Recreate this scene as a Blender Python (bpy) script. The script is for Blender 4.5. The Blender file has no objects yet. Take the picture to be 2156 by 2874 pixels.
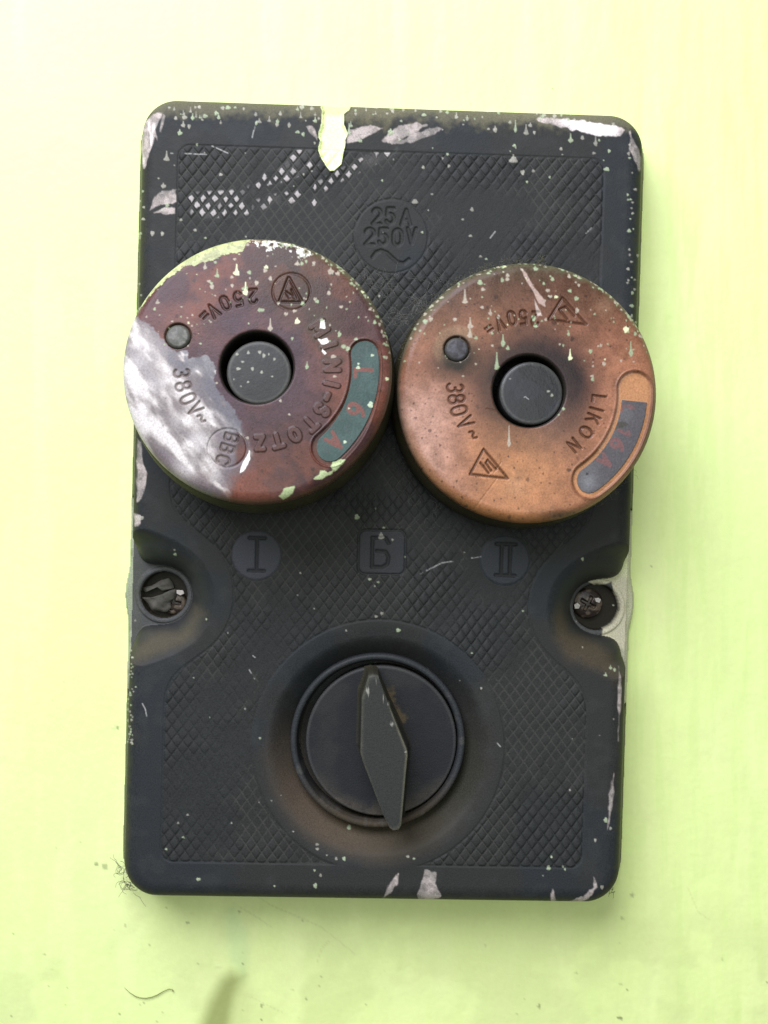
import bpy, math
import numpy as np

# ------------------------------------------------------------------ camera, world, lamps
SC = bpy.context.scene
K = 1.0 / 12300.0            # metres per unit of the measuring grid on the cover's front plane
CX, CY = 1078.0, 1437.0
MM = 12.3                    # grid units per millimetre
D_MM, H_MM = 280.0, 16.0     # lens to cover front, cover front to wall
DPX, HPX = D_MM * MM, H_MM * MM

cd = bpy.data.cameras.new('camera')
cam = bpy.data.objects.new('camera', cd)
SC.collection.objects.link(cam)
cam.location = (0, -(D_MM + H_MM) / 1000.0, 0)
cam.rotation_euler = (math.radians(90), 0, 0)
cd.sensor_fit = 'VERTICAL'
cd.sensor_height = 24.0
cd.lens = 12.0 * D_MM / (CY / MM)
cd.clip_start = 0.005
cd.clip_end = 50
SC.camera = cam

W = bpy.data.worlds.new("World")
SC.world = W
W.use_nodes = True
bg = W.node_tree.nodes['Background']
bg.inputs[0].default_value = (0.93, 0.98, 1.0, 1)
bg.inputs[1].default_value = 0.22

def area(name, loc, target, size, power, col):
    l = bpy.data.lights.new(name, 'AREA')
    l.shape = 'DISK'
    l.size = size
    l.energy = power
    l.color = col
    o = bpy.data.objects.new(name, l)
    SC.collection.objects.link(o)
    o.location = loc
    d = [t - a for t, a in zip(target, loc)]
    from mathutils import Vector
    o.rotation_euler = Vector(d).to_track_quat('-Z', 'Y').to_euler()
    return o

area('key_light', (-0.21, -0.46, 0.47), (-0.03, 0, 0.04), 0.62, 9.2, (0.98, 0.97, 1.10))  # soft key lamp out of view, upper left; cool tint whitens the wall top
area('fill_light', (0.05, -1.3, 0.15), (0, 0, 0), 0.9, 5.8, (0.96, 1.0, 0.90))  # unseen frontal fill lamp, added to soften shadows and tint the lower wall

SC.view_settings.view_transform = 'Standard'
SC.view_settings.look = 'None'
SC.view_settings.exposure = 0.0
SC.view_settings.gamma = 1.0
SC.view_settings.use_curve_mapping = False

# ------------------------------------------------------------------ helpers
rng = np.random.default_rng(7)

def tag(o, label=None, cat=None, group=None, kind=None):
    if label: o['label'] = label
    if cat: o['category'] = cat
    if group: o['group'] = group
    if kind: o['kind'] = kind
    return o

def empty(name, loc):
    o = bpy.data.objects.new(name, None)
    o.empty_display_size = 0.01
    SC.collection.objects.link(o)
    o.location = loc
    return o

def ss(a, b, x):
    t = np.clip((x - a) / (b - a), 0, 1)
    return t * t * (3 - 2 * t)

_tabs = {}
def vnoise(x, y, seed=0):
    if seed not in _tabs:
        _tabs[seed] = np.random.default_rng(1000 + seed).random((256, 256))
    T = _tabs[seed]
    xi = np.floor(x).astype(np.int64); yi = np.floor(y).astype(np.int64)
    fx = x - xi; fy = y - yi
    fx = fx * fx * (3 - 2 * fx); fy = fy * fy * (3 - 2 * fy)
    a = T[xi & 255, yi & 255]; b = T[(xi + 1) & 255, yi & 255]
    c = T[xi & 255, (yi + 1) & 255]; d = T[(xi + 1) & 255, (yi + 1) & 255]
    return (a * (1 - fx) + b * fx) * (1 - fy) + (c * (1 - fx) + d * fx) * fy

def fbm(x, y, size, octv=4, seed=0, rough=0.5):
    """0..1, feature size in grid units"""
    s = 0.0; amp = 1.0; tot = 0.0
    for i in range(octv):
        f = (2.0 ** i) / size
        s = s + amp * vnoise(x * f + 17.3 * i, y * f + 9.1 * i, seed + i)
        tot += amp
        amp *= rough
    return s / tot

def seg_d(x, y, a, b):
    ax, ay = a; bx, by = b
    dx, dy = bx - ax, by - ay
    L = dx * dx + dy * dy + 1e-12
    t = np.clip(((x - ax) * dx + (y - ay) * dy) / L, 0, 1)
    return np.hypot(x - ax - t * dx, y - ay - t * dy)

def line_sd(x, y, lines, pad=60):
    """distance to a set of polylines, only evaluated near them"""
    out = np.full(x.shape, 1e3)
    for pl in lines:
        P = np.array(pl)
        m = np.flatnonzero((x > P[:, 0].min() - pad) & (x < P[:, 0].max() + pad) &
                           (y > P[:, 1].min() - pad) & (y < P[:, 1].max() + pad))
        if not len(m): continue
        xs, ys = x[m], y[m]
        d = out[m]
        for i in range(len(P) - 1):
            d = np.minimum(d, seg_d(xs, ys, P[i], P[i + 1]))
        out[m] = d
    return out

def poly_sd(x, y, pts, pad=80):
    """signed distance (negative inside)"""
    P = np.array(pts, float)
    out = np.full(x.shape, 1e3)
    m = np.flatnonzero((x > P[:, 0].min() - pad) & (x < P[:, 0].max() + pad) &
                       (y > P[:, 1].min() - pad) & (y < P[:, 1].max() + pad))
    if not len(m): return out
    xs, ys = x[m], y[m]
    d = np.full(xs.shape, 1e3); ins = np.zeros(xs.shape, bool)
    n = len(P)
    for i in range(n):
        a, b = P[i], P[(i + 1) % n]
        d = np.minimum(d, seg_d(xs, ys, a, b))
        c = (a[1] > ys) != (b[1] > ys)
        xx = (b[0] - a[0]) * (ys - a[1]) / (b[1] - a[1] + 1e-12) + a[0]
        ins ^= c & (xs < xx)
    out[m] = np.where(ins, -d, d)
    return out

def mix(col, m, rgb):
    m = np.clip(m, 0, 1)[:, None] if np.ndim(m) else min(max(m, 0), 1)
    return col * (1 - m) + np.asarray(rgb, float) * m

# stroke lettering: unit glyphs, 0.6 wide, 1 high
def _el(cx, cy, rx, ry, a0, a1, n=14):
    return [(cx + rx * math.cos(math.radians(a0 + (a1 - a0) * i / n)),
             cy + ry * math.sin(math.radians(a0 + (a1 - a0) * i / n))) for i in range(n + 1)]
GL = {
    '0': [_el(.3, .68, .27, .32, 0, 180) + _el(.3, .32, .27, .32, 180, 360) + [(.57, .68)]],
    '1': [[(.1, .78), (.32, 1), (.32, 0)]],
    '2': [_el(.3, .72, .27, .28, 165, -40) + [(.03, 0), (.57, 0)]],
    '3': [_el(.3, .75, .24, .25, 150, -90), _el(.3, .26, .28, .26, 90, -150)],
    '5': [[(.53, 1), (.1, 1), (.07, .55)] + _el(.28, .32, .28, .32, 125, -150)],
    '6': [_el(.3, .3, .27, .3, 0, 360), [(.03, .3), (.08, .62), (.25, .88), (.45, 1)]],
    '8': [_el(.3, .76, .23, .24, 0, 360), _el(.3, .26, .28, .26, 0, 360)],
    'A': [[(0, 0), (.3, 1), (.6, 0)], [(.12, .33), (.48, .33)]],
    'B': [[(.05, 0), (.05, 1), (.35, 1)] + _el(.35, .77, .2, .23, 90, -90)[1:] + [(.05, .53)],
          [(.35, .53)] + _el(.35, .27, .23, .27, 90, -90)[1:] + [(.05, 0)]],
    'C': [_el(.33, .68, .28, .32, 25, 180) + _el(.33, .32, .28, .32, 180, 335)],
    'I': [[(.3, 0), (.3, 1)]],
    'K': [[(.08, 0), (.08, 1)], [(.55, 1), (.1, .45)], [(.25, .62), (.58, 0)]],
    'L': [[(.08, 1), (.08, 0), (.52, 0)]],
    'M': [[(-.05, 0), (-.05, 1), (.3, .3), (.65, 1), (.65, 0)]],
    'N': [[(.03, 0), (.03, 1), (.57, 0), (.57, 1)]],
    'O': [_el(.3, .5, .36, .47, 0, 360, 24)],
    'S': [_el(.3, .74, .24, .26, 30, 200) + _el(.3, .26, .27, .26, 60, -160)],
    'T': [[(0, .97), (.6, .97)], [(.3, .97), (.3, 0)]],
    'V': [[(.02, 1), (.3, 0), (.58, 1)]],
    'Z': [[(.02, .97), (.56, .97), (.04, .03), (.58, .03)]],
    '~': [[(.0, .42), (.1, .6), (.25, .62), (.4, .42), (.55, .4), (.66, .58)]],
    '=': [[(.0, .62), (.4, .62)], [(.0, .36), (.1, .36)], [(.2, .36), (.28, .36)], [(.38, .36), (.46, .36)]],
    '-': [[(.08, .48), (.5, .48)]],
    'E2': [[(.05, .98), (.05, 0), (.40, 0), (.57, .12), (.60, .34), (.50, .52), (.20, .54)],
           [(.05, .98), (.48, .98), (.60, .80)]],
    'Ibar': [[(.3, 0), (.3, 1)], [(.02, 1), (.58, 1)], [(.02, 0), (.58, 0)]],
    'II': [[(.15, 0), (.15, 1)], [(.47, 0), (.47, 1)], [(-.05, 1), (.67, 1)], [(-.05, 0), (.67, 0)]],
}

def glyph(ch, cx, cy, up, size, wid=1.0):
    """polylines in grid coordinates (y down); up = direction vector of the letter's top (y down)"""
    ux, uy = up
    n = math.hypot(ux, uy); ux, uy = ux / n, uy / n
    rx, ry = -uy, ux             # reading direction (y down): up=(0,-1) -> (1,0)
    out = []
    for pl in GL[ch]:
        q = []
        for gx, gy in pl:
            a = (gx - .3) * size * wid; b = (gy - .5) * size
            q.append((cx + rx * a + ux * b, cy + ry * a + uy * b))
        out.append(q)
    return out

# ------------------------------------------------------------------ materials
def surface_mat(name, spec=0.5, fine=0.10, fine_scale=3000.0, bump=0.00004, bump_scale=2500.0, rmul=1.0, coat=0.0):
    m = bpy.data.materials.new(name)
    m.use_nodes = True
    nt = m.node_tree; N = nt.nodes; L = nt.links
    b = N['Principled BSDF']
    at = N.new('ShaderNodeAttribute'); at.attribute_name = 'Col'
    ar = N.new('ShaderNodeAttribute'); ar.attribute_name = 'Rgh'
    tc = N.new('ShaderNodeTexCoord')
    nz = N.new('ShaderNodeTexNoise'); nz.inputs['Scale'].default_value = fine_scale
    nz.inputs['Detail'].default_value = 3
    L.new(tc.outputs['Object'], nz.inputs['Vector'])
    mr = N.new('ShaderNodeMapRange')
    mr.inputs['From Min'].default_value = 0.25; mr.inputs['From Max'].default_value = 0.75
    mr.inputs['To Min'].default_value = 1 - fine; mr.inputs['To Max'].default_value = 1 + fine
    L.new(nz.outputs['Fac'], mr.inputs['Value'])
    vm = N.new('ShaderNodeVectorMath'); vm.operation = 'SCALE'
    L.new(at.outputs['Color'], vm.inputs[0]); L.new(mr.outputs['Result'], vm.inputs['Scale'])
    L.new(vm.outputs['Vector'], b.inputs['Base Color'])
    mt = N.new('ShaderNodeMath'); mt.operation = 'MULTIPLY'
    L.new(ar.outputs['Fac'], mt.inputs[0]); L.new(mr.outputs['Result'], mt.inputs[1])
    L.new(mt.outputs[0], b.inputs['Roughness'])
    b.inputs['Specular IOR Level'].default_value = spec
    b.inputs['Coat Weight'].default_value = coat
    if bump > 0:
        n2 = N.new('ShaderNodeTexNoise'); n2.inputs['Scale'].default_value = bump_scale
        n2.inputs['Detail'].default_value = 4
        L.new(tc.outputs['Object'], n2.inputs['Vector'])
        bp = N.new('ShaderNodeBump'); bp.inputs['Distance'].default_value = bump
        bp.inputs['Strength'].default_value = 1.0
        L.new(n2.outputs['Fac'], bp.inputs['Height'])
        L.new(bp.outputs['Normal'], b.inputs['Normal'])
    return m

M_WALL = surface_mat('wall_paint', spec=0.35, fine=0.02, fine_scale=900, bump=0.00008, bump_scale=500)
M_COVER = surface_mat('black_bakelite', spec=0.12, fine=0.30, fine_scale=3500, bump=0.00005, bump_scale=2600)
M_KNOB = surface_mat('brown_bakelite', spec=0.22, fine=0.22, fine_scale=2600, bump=0.00004, bump_scale=2200)
M_BUTTON = surface_mat('black_button', spec=0.3, fine=0.2, fine_scale=2500, bump=0.00004, bump_scale=2000)

def plain_mat(name, rgb, rough, metal=0.0, scale=1500, var=0.25, spec=0.5):
    m = bpy.data.materials.new(name); m.use_nodes = True
    nt = m.node_tree; N = nt.nodes; L = nt.links
    b = N['Principled BSDF']
    tc = N.new('ShaderNodeTexCoord'); nz = N.new('ShaderNodeTexNoise')
    nz.inputs['Scale'].default_value = scale; nz.inputs['Detail'].default_value = 5
    L.new(tc.outputs['Object'], nz.inputs['Vector'])
    cr = N.new('ShaderNodeValToRGB')
    cr.color_ramp.elements[0].position = .3; cr.color_ramp.elements[1].position = .7
    cr.color_ramp.elements[0].color = [c * (1 - var) for c in rgb] + [1]
    cr.color_ramp.elements[1].color = [min(1, c * (1 + var)) for c in rgb] + [1]
    L.new(nz.outputs['Fac'], cr.inputs['Fac']); L.new(cr.outputs['Color'], b.inputs['Base Color'])
    b.inputs['Roughness'].default_value = rough; b.inputs['Metallic'].default_value = metal
    b.inputs['Specular IOR Level'].default_value = spec
    bp = N.new('ShaderNodeBump'); bp.inputs['Distance'].default_value = 0.00008
    L.new(nz.outputs['Fac'], bp.inputs['Height']); L.new(bp.outputs['Normal'], b.inputs['Normal'])
    return m

# ------------------------------------------------------------------ mesh building
def build_mesh(name, co, quads, mat, parent=None, col=None, rgh=None, smooth=True):
    me = bpy.data.meshes.new(name)
    co = np.ascontiguousarray(co, dtype=np.float32)
    quads = np.ascontiguousarray(quads, dtype=np.int32)
    me.vertices.add(len(co)); me.vertices.foreach_set('co', co.ravel())
    k = quads.shape[1]
    me.loops.add(quads.size); me.loops.foreach_set('vertex_index', quads.ravel())
    me.polygons.add(len(quads))
    me.polygons.foreach_set('loop_start', np.arange(0, quads.size, k, dtype=np.int32))
    me.polygons.foreach_set('loop_total', np.full(len(quads), k, np.int32))
    me.polygons.foreach_set('use_smooth', np.full(len(quads), smooth, bool))
    me.update(calc_edges=True)
    if col is not None:
        a = me.attributes.new('Col', 'FLOAT_COLOR', 'POINT')
        c4 = np.ones((len(co), 4), np.float32); c4[:, :3] = col
        a.data.foreach_set('color', c4.ravel())
        a = me.attributes.new('Rgh', 'FLOAT', 'POINT')
        a.data.foreach_set('value', np.ascontiguousarray(rgh, dtype=np.float32))
    me.materials.append(mat)
    o = bpy.data.objects.new(name, me)
    SC.collection.objects.link(o)
    if parent is not None: o.parent = parent
    return o

def grid_quads(nx, ny, keep=None):
    i, j = np.meshgrid(np.arange(nx - 1), np.arange(ny - 1), indexing='ij')
    a = (i * ny + j).ravel()
    q = np.stack([a, a + 1, a + ny + 1, a + ny], 1)
    if keep is not None:
        q = q[keep[q].any(1)]
    return q

def compact(co, q, *arrs):
    used = np.zeros(len(co), bool); used[q.ravel()] = True
    idx = np.cumsum(used) - 1
    return (co[used], idx[q]) + tuple(a[used] for a in arrs)

def prism(name, pts_top, h_top, pts_bot, h_bot, mat, parent, bevel=0.0, origin=(0, 0, 0)):
    """world-space prism: pts are grid positions at their own true place; heights in mm above the wall"""
    import bmesh
    bm = bmesh.new()
    t = [bm.verts.new(((x - CX) * K - origin[0], -h_top / 1000 - origin[1], (CY - y) * K - origin[2])) for x, y in pts_top]
    b = [bm.verts.new(((x - CX) * K - origin[0], -h_bot / 1000 - origin[1], (CY - y) * K - origin[2])) for x, y in pts_bot]
    n = len(t)
    tf = bm.faces.new(t)
    bm.faces.new(b[::-1])
    for i in range(n):
        bm.faces.new((t[(i + 1) % n], t[i], b[i], b[(i + 1) % n]))
    bmesh.ops.recalc_face_normals(bm, faces=bm.faces)
    if bevel > 0:
        bmesh.ops.bevel(bm, geom=[e for e in bm.edges], offset=bevel, segments=3, affect='EDGES', profile=0.6)
    me = bpy.data.meshes.new(name); bm.to_mesh(me); bm.free()
    for p in me.polygons: p.use_smooth = True
    me.materials.append(mat)
    o = bpy.data.objects.new(name, me); SC.collection.objects.link(o)
    if parent is not None: o.parent = parent
    return o

def wpx(px, py, h):
    """true grid position of something seen at (px, py) and standing h mm off the wall"""
    f = (DPX + HPX - h * MM) / DPX
    return CX + (px - CX) * f, CY + (py - CY) * f

def proj(x, y, hmm):
    f = DPX / (DPX + HPX - hmm * MM)
    return CX + (x - CX) * f, CY + (y - CY) * f

PAINT_Y = (0.70, 0.78, 0.40)      # wall-coloured paint
PAINT_G = (0.32, 0.38, 0.25)      # older, greener splashes
PAINT_W = (0.62, 0.57, 0.53)      # greyish white smears

def splat(x, y, dots, seed=3):
    """dots: (x, y, r, drip) -> mask 0..1 and which colour (0..1)"""
    m = np.zeros(x.shape); hue = np.zeros(x.shape)
    r_ = np.random.default_rng(seed)
    for (dx, dy, r, drip) in dots:
        e = r_.uniform(.8, 1.2); ph = r_.uniform(0, 6.28); hu = r_.random()
        R = r * 2.2 + drip + 6
        i = np.flatnonzero((np.abs(x - dx) < R) & (np.abs(y - dy) < R))
        if not len(i): continue
        ax = x[i] - dx; ay = y[i] - dy
        th = np.arctan2(ay, ax)
        rr = np.hypot(ax * e, ay / e) / (1 + .13 * np.sin(3 * th + ph) + .07 * np.sin(5 * th + 2 * ph))
        d = rr - r
        if drip > 0:   # tail runs upwards from a heavy drop at its lower end
            t = np.clip(-ay / drip, 0, 1)
            wd = r * (.62 * (1 - t) ** 2.2 + .20)
            dd = np.where((ay < 0) & (-ay < drip), np.abs(ax) - wd, 1e3)
            d = np.minimum(d, dd)
        k = 1 - ss(-1.3, 1.3, d)
        hue[i] = np.where(k > m[i], hu, hue[i])
        m[i] = np.maximum(m[i], k)
    return m, hue

# ------------------------------------------------------------------ wall
def build_wall():
    xs = np.concatenate([np.linspace(-1.6, -0.12, 16)[:-1], np.arange(-0.12, 0.1201, 0.00045), np.linspace(0.12, 1.6, 16)[1:]])
    zs = np.concatenate([np.linspace(-1.4, -0.14, 16)[:-1], np.arange(-0.14, 0.1401, 0.00045), np.linspace(0.14, 1.4, 16)[1:]])
    X, Z = np.meshgrid(xs, zs, indexing='ij')
    x = X.ravel(); z = Z.ravel()
    gx = x / K + CX; gy = CY - z / K
    px, py = proj(gx, gy, 0)
    h = 0.35 * (fbm(gx, gy, 420, 3, 11) - .5)
    h += 0.20 * (fbm(gx * 2.6, gy * .35, 120, 5, 21, .55) - .5)          # brush strokes run up and down
    h += 0.10 * (fbm(gx, gy, 46, 4, 31) - .5)
    # roller ridge line beside the box
    rd = np.abs(px - (1772 + 0.02 * (py - 1700)) - 10 * (fbm(gx, gy, 160, 2, 77) - .5))
    h += 0.12 * (1 - ss(0, 9, rd)) * ss(1650, 1800, py) * (1 - ss(2250, 2450, py))
    col = np.zeros((len(x), 3)); col[:] = (0.665, 0.79, 0.315)
    n1 = fbm(gx, gy, 520, 4, 41); n2 = fbm(gx * 2.4, gy * .35, 150, 4, 51)
    col = mix(col, 0.35 * ss(.45, .75, n1), (0.65, 0.76, 0.34))
    col = mix(col, 0.40 * ss(.42, .75, n2), (0.73, 0.82, 0.38)); n5 = fbm(gx * 2.8, gy * .3, 90, 5, 58, .6); col = mix(col, .5 * ss(.48, .68, n5) * ss(1500, 1900, gx), (0.60, 0.75, 0.27))
    # faint scuffs and grey-green handling marks low on the wall
    n3 = fbm(gx * .8 + gy * .5, gy * .8 - gx * .4, 130, 4, 61)
    low = ss(2350, 2750, py)
    col = mix(col, 0.42 * low * ss(.46, .66, n3), (0.52, 0.60, 0.25)); col = mix(col, .22 * ss(.5, .7, fbm(gx, gy, 60, 4, 66)), (0.62, 0.70, 0.31))
    # green tone under the box and darker olive patch below it
    s1 = poly_sd(px, py, [(632, 2540), (665, 2535), (700, 2620), (702, 2700), (690, 2760), (640, 2700), (628, 2600)])
    col = mix(col, 0.34 * (1 - ss(-22, 14, s1 + 16 * (n1 - .5))), (0.45, 0.66, 0.33))
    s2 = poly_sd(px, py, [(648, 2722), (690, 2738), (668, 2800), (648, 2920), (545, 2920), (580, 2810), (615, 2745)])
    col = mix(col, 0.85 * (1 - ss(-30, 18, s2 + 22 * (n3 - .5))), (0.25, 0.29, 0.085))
    s3 = poly_sd(px, py, [(670, 2700), (700, 2650), (705, 2800), (690, 2900), (650, 2900)])
    col = mix(col, 0.25 * (1 - ss(-30, 22, s3)), (0.38, 0.45, 0.16))
    # specks
    r_ = np.random.default_rng(5)
    dots = [(1552, 249, 3, 0), (1098, 275, 2, 0), (1746, 2578, 5, 0), (2026, 2692, 3.5, 0), (1740, 2857, 6, 0), (1760, 2778, 4, 0),
            (1775, 2512, 6, 0), (1742, 2760, 3, 0), (1514, 2825, 5, 0), (850, 2583, 3, 0), (672, 2559, 4, 0), (352, 2598, 4, 0),
            (364, 2571, 2.5, 0), (735, 2822, 4, 0), (733, 2862, 3, 0), (455, 2839, 3, 0), (295, 2432, 9, 0), (270, 2425, 5, 0),
            (330, 2043, 5, 0), (318, 2046, 3, 0), (524, 2590, 3, 0), (530, 2588, 3, 0), (1617, 2729, 3, 0)]
    for _ in range(80):
        dots.append((r_.uniform(0, 2156), r_.choice([r_.uniform(2540, 2874), r_.uniform(0, 2874)]), r_.uniform(1.2, 2.8), 0))
    m, hu = splat(px, py, dots, 9)
    col = mix(col, m * (.35 + .5 * hu), (0.13, 0.14, 0.06))
    # fine scratches
    sc = [[(672, 2545), (715, 2570), (760, 2600)], [(597, 2712), (630, 2718)], [(700, 2796), (740, 2815), (800, 2845)],
          [(890, 2700), (905, 2660), (925, 2640)], [(700, 2500), (760, 2540), (900, 2600), (1000, 2680)],
          [(1930, 2490), (1960, 2560), (1990, 2580)], [(320, 2035), (330, 2041), (342, 2038)]]
    d = line_sd(px, py, sc)
    col = mix(col, .28 * (1 - ss(0, 3.0, d)), (0.38, 0.42, 0.18))
    # darker dirty line where the paint meets the box
    co = np.stack([x, -h / 1000, z], 1)
    q = grid_quads(len(xs), len(zs))[:, ::-1]
    rg = np.full(len(x), .52)
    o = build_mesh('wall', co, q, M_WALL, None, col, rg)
    tag(o, 'pale yellow-green painted wall behind the black switch box', kind='structure')
build_wall()

# ------------------------------------------------------------------ switch box
box = empty('switch_box', (0, 0, 0))
tag(box, 'old black moulded switch box with paint splashes screwed to the yellow-green wall', 'switch box')

def box_uv(px, py):
    """the cover's own slightly turned axes"""
    xl = 406 - .0251 * (py - 280); xr = 1803 - .0322 * (py - 328)
    yt = 280 + .0344 * (px - 406); yb = 2511 + .01447 * (px - 350)
    return (px - (xl + xr) / 2) * 1390 / (xr - xl), (py - (yt + yb) / 2) * 2217 / (yb - yt)

def rbox(u, v, hw, hh, r):
    qx = np.abs(u) - hw + r; qy = np.abs(v) - hh + r
    return -(np.hypot(np.maximum(qx, 0), np.maximum(qy, 0)) + np.minimum(np.maximum(qx, qy), 0) - r)  # + inside

def smin(a, b, k):
    h = np.clip(.5 + .5 * (b - a) / k, 0, 1)
    return b * (1 - h) + a * h - k * h * (1 - h)

LEDGE = 6.0
LUGL = wpx(461, 1669, LEDGE)
LUGR = wpx(1674, 1703, LEDGE)
DIALC = wpx(1061, 2085, 14.0)
DISH = (1062.0, 2095.0)

def smear_cells(px, py, path, width):
    d = line_sd(px, py, [path], pad=90)
    return 1 - ss(width * .55, width, d)

def build_cover():
    step = 1.95
    xs = np.arange(300, 1860, step); ys = np.arange(235, 2585, step)
    X, Y = np.meshgrid(xs, ys, indexing='ij')
    x = X.ravel(); y = Y.ravel()
    u, v = box_uv(x, y)
    d0 = rbox(u, v, 735, 1150, 128)
    dm = d0 / MM
    # outer wall with draft, then rounded shoulder
    t = np.clip((6.5 - dm) / 4, 0, 1)
    h = np.where(dm < 2.5, 3 + dm / 2.5 * 10, 13 + 3 * np.sqrt(np.maximum(0, 1 - t * t)))
    base_h = h.copy()
    # notches round the fixing lugs
    ledge_zone = np.zeros(x.shape)
    for (lx, ly), rr in ((LUGL, 84), (LUGR, 78)):
        dc = np.hypot(x - lx, y - ly)
        body = smin(dc - rr, d0 - 26, 105)
        w = 1 - ss(150, 270, dc)
        tt = np.clip((body + (1 - w) * 120) / 88, 0, 1)
        rise = .78 * np.sqrt(1 - (1 - tt) ** 2) + .22 * tt * tt * (3 - 2 * tt)
        prof = np.where(body < 0, LEDGE, LEDGE + (H_MM - LEDGE) * rise)
        h = np.minimum(h, np.where(dc < 300, prof, 40))
        z = (body < 0) & (dc < 300)
        inside = (d0 > 15) | (dc < 86)
        h = np.where(z & inside, LEDGE, h)
        h = np.where(z & ~inside, 0.5, h)
        lip = (1 - ss(3, 9, np.abs(dc - 76)))
        h = np.where(z & inside, h + .45 * lip, h)
        h = np.where(dc < 66, 3.3, h)
        ledge_zone = np.maximum(ledge_zone, z * 1.0)
    # panel of moulded scales
    dp = rbox(u + 2, v - 14, 594, 1000, 34)
    cut = np.minimum(np.hypot(x - 461, y - 1669) - 196, np.hypot(x - 1674, y - 1703) - 190)
    # the panel edge flares away from the notches
    dp = smin(dp, cut, 120)
    dr = np.hypot(x - DISH[0], y - DISH[1])
    dp = np.minimum(dp, dr - 356)
    flat = h > H_MM - .45
    pl = [('c', 1098, 663, 104), ('c', 720, 1558, 70), ('c', 1418, 1572, 70)]
    dplq = np.full(x.shape, 1e3)
    for _, a, b, r in pl:
        dplq = np.minimum(dplq, np.hypot(x - a, y - b) - r)
    cs, sn = math.cos(.02), math.sin(.02)
    bx = (x - 1072) * cs + (y - 1550) * sn; by = (y - 1550) * cs - (x - 1072) * sn
    dplq = np.minimum(dplq, -rbox(bx, by, 66, 62, 20))
    panel = ss(0, 4, np.minimum(dp, dplq))
    pu, pv = u + 16 * (fbm(x, y, 260, 3, 5) - .5), v + 14 * (fbm(x, y, 230, 3, 8) - .5)
    a = 31.0; b = 41.0
    p = pu / a + pv / b; q = pu / a - pv / b
    fp = p - np.floor(p); fq = q - np.floor(q)
    e = np.minimum(np.minimum(fp, 1 - fp), np.minimum(fq, 1 - fq)) * 2
    lean = (fp - fq)
    cu = (fp + fq - 1); cv = (fp - fq)                       # -1..1 across and down one scale
    egg = np.clip(1 - (np.abs(cu) ** 1.9 * 1.05 + np.abs(cv + .05) ** 1.9 * 1.05) ** 1.0, 0, 1)
    kid = vnoise(np.floor(p) * 3.7, np.floor(q) * 5.3, 33)
    scale = (.55 * ss(0, .30, e) + .60 * egg) * (1 + .45 * cv) * (.72 + .5 * kid)
    wear = .05 + 1.5 * ss(.25, .75, fbm(x, y, 150, 4, 15))
    h = h + panel * (-.17 + .205 * scale * wear)
    crest = ss(.45, .8, e) * panel
    # fine groove round panel and plaques
    h = h - .11 * (1 - ss(1.5, 4.5, np.abs(dp))) * (h > 12) * (dr > 352)
    h = h - (.12 + .2 * ((np.abs(x - 1072) < 90) & (y > 1400))) * (1 - ss(1.5, 4.5, np.abs(dplq))) 
    # a low moulding line under the shoulder
    # plaque lettering, sunk
    L = []
    for ch, gx, gy, s, wdt in (('2', 1058, 607, 42, .95), ('5', 1096, 606, 42, .95), ('A', 1140, 610, 42, 1.0),
                          ('2', 1038, 664, 44, 1.0), ('5', 1076, 664, 44, .95), ('0', 1116, 666, 44, .95), ('V', 1156, 662, 42, .95)):
        L += glyph(ch, gx, gy, (.03, -1), s, wdt)
    L += [[(1046, 722), (1056, 708), (1070, 703), (1086, 709), (1102, 724), (1118, 737), (1134, 739), (1148, 728)]]
    L += glyph('Ibar', 721, 1556, (.02, -1), 92, .85)
    L += glyph('E2', 1066, 1550, (.02, -1), 84, 1.0)
    L += glyph('II', 1419, 1571, (.03, -1), 88, .85)
    dl = line_sd(x, y, L)
    gro = 1 - ss(3.0, 6.6, dl)
    h = h - .26 * gro
    # dish round the rotary switch
    rm = dr / MM
    dirt0 = 0
    dish = np.where(rm < 28.4, -4.2 * ss(28.4, 21.0, rm) if False else -6.2 * (1 - ss(17.5, 25.5, rm)) - .7 * (1 - ss(22, 28.4, rm)), 0)
    h = h + dish * (h > 10) * (dr < 352)
    dd = np.hypot(x - DIALC[0], y - DIALC[1])
    h = np.where(dd < 226, 7.0, h)
    # filled slot at the top
    px, py = proj(x, y, np.minimum(h, 16))
    key = poly_sd(px, py, [(901, 303), (905, 312), (903, 348), (894, 372), (894, 388), (899, 395), (894, 417), (899, 440), (913, 463),
                           (926, 481), (938, 481), (958, 461), (963, 429), (970, 401), (970, 394), (976, 378), (974, 369),
                           (965, 349), (965, 321), (979, 310), (984, 303), (984, 280), (901, 280)])
    kn = key + 3 * (fbm(x, y, 14, 2, 71) - .5)
    km = 1 - ss(-1.5, 1.5, kn)
    h = h - km * .5 * ss(2, 8, -kn) * (h > 12)
    h = h + .25 * (1 - ss(1, 3.5, np.abs(kn))) * (h > 12)

    # ---- colour
    n1 = fbm(x, y, 260, 5, 101); n2 = fbm(x, y, 45, 4, 111); n3 = fbm(x, y, 12, 3, 121)
    col = np.zeros((len(x), 3)); col[:] = (0.0225, 0.0258, 0.0278)
    rg = np.full(len(x), .50)
    col = mix(col, .7 * ss(.42, .62, n1), (0.027, 0.027, 0.0235))
    col = mix(col, .35 * ss(.5, .75, n2), (0.038, 0.041, 0.040))
    col = mix(col, .75 * panel, (0.0225, 0.0238, 0.0225))
    col = mix(col, .8 * (1 - ss(-4, 0, np.hypot(x - 720, y - 1558) - 70)), (0.060, 0.063, 0.076))
    col = mix(col, .5 * (1 - ss(-4, 0, dplq)) * ss(900, 1200, y), (0.040, 0.043, 0.050))
    top = (1 - ss(-1085, -985, v + 45 * (n2 - .5)))
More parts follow.
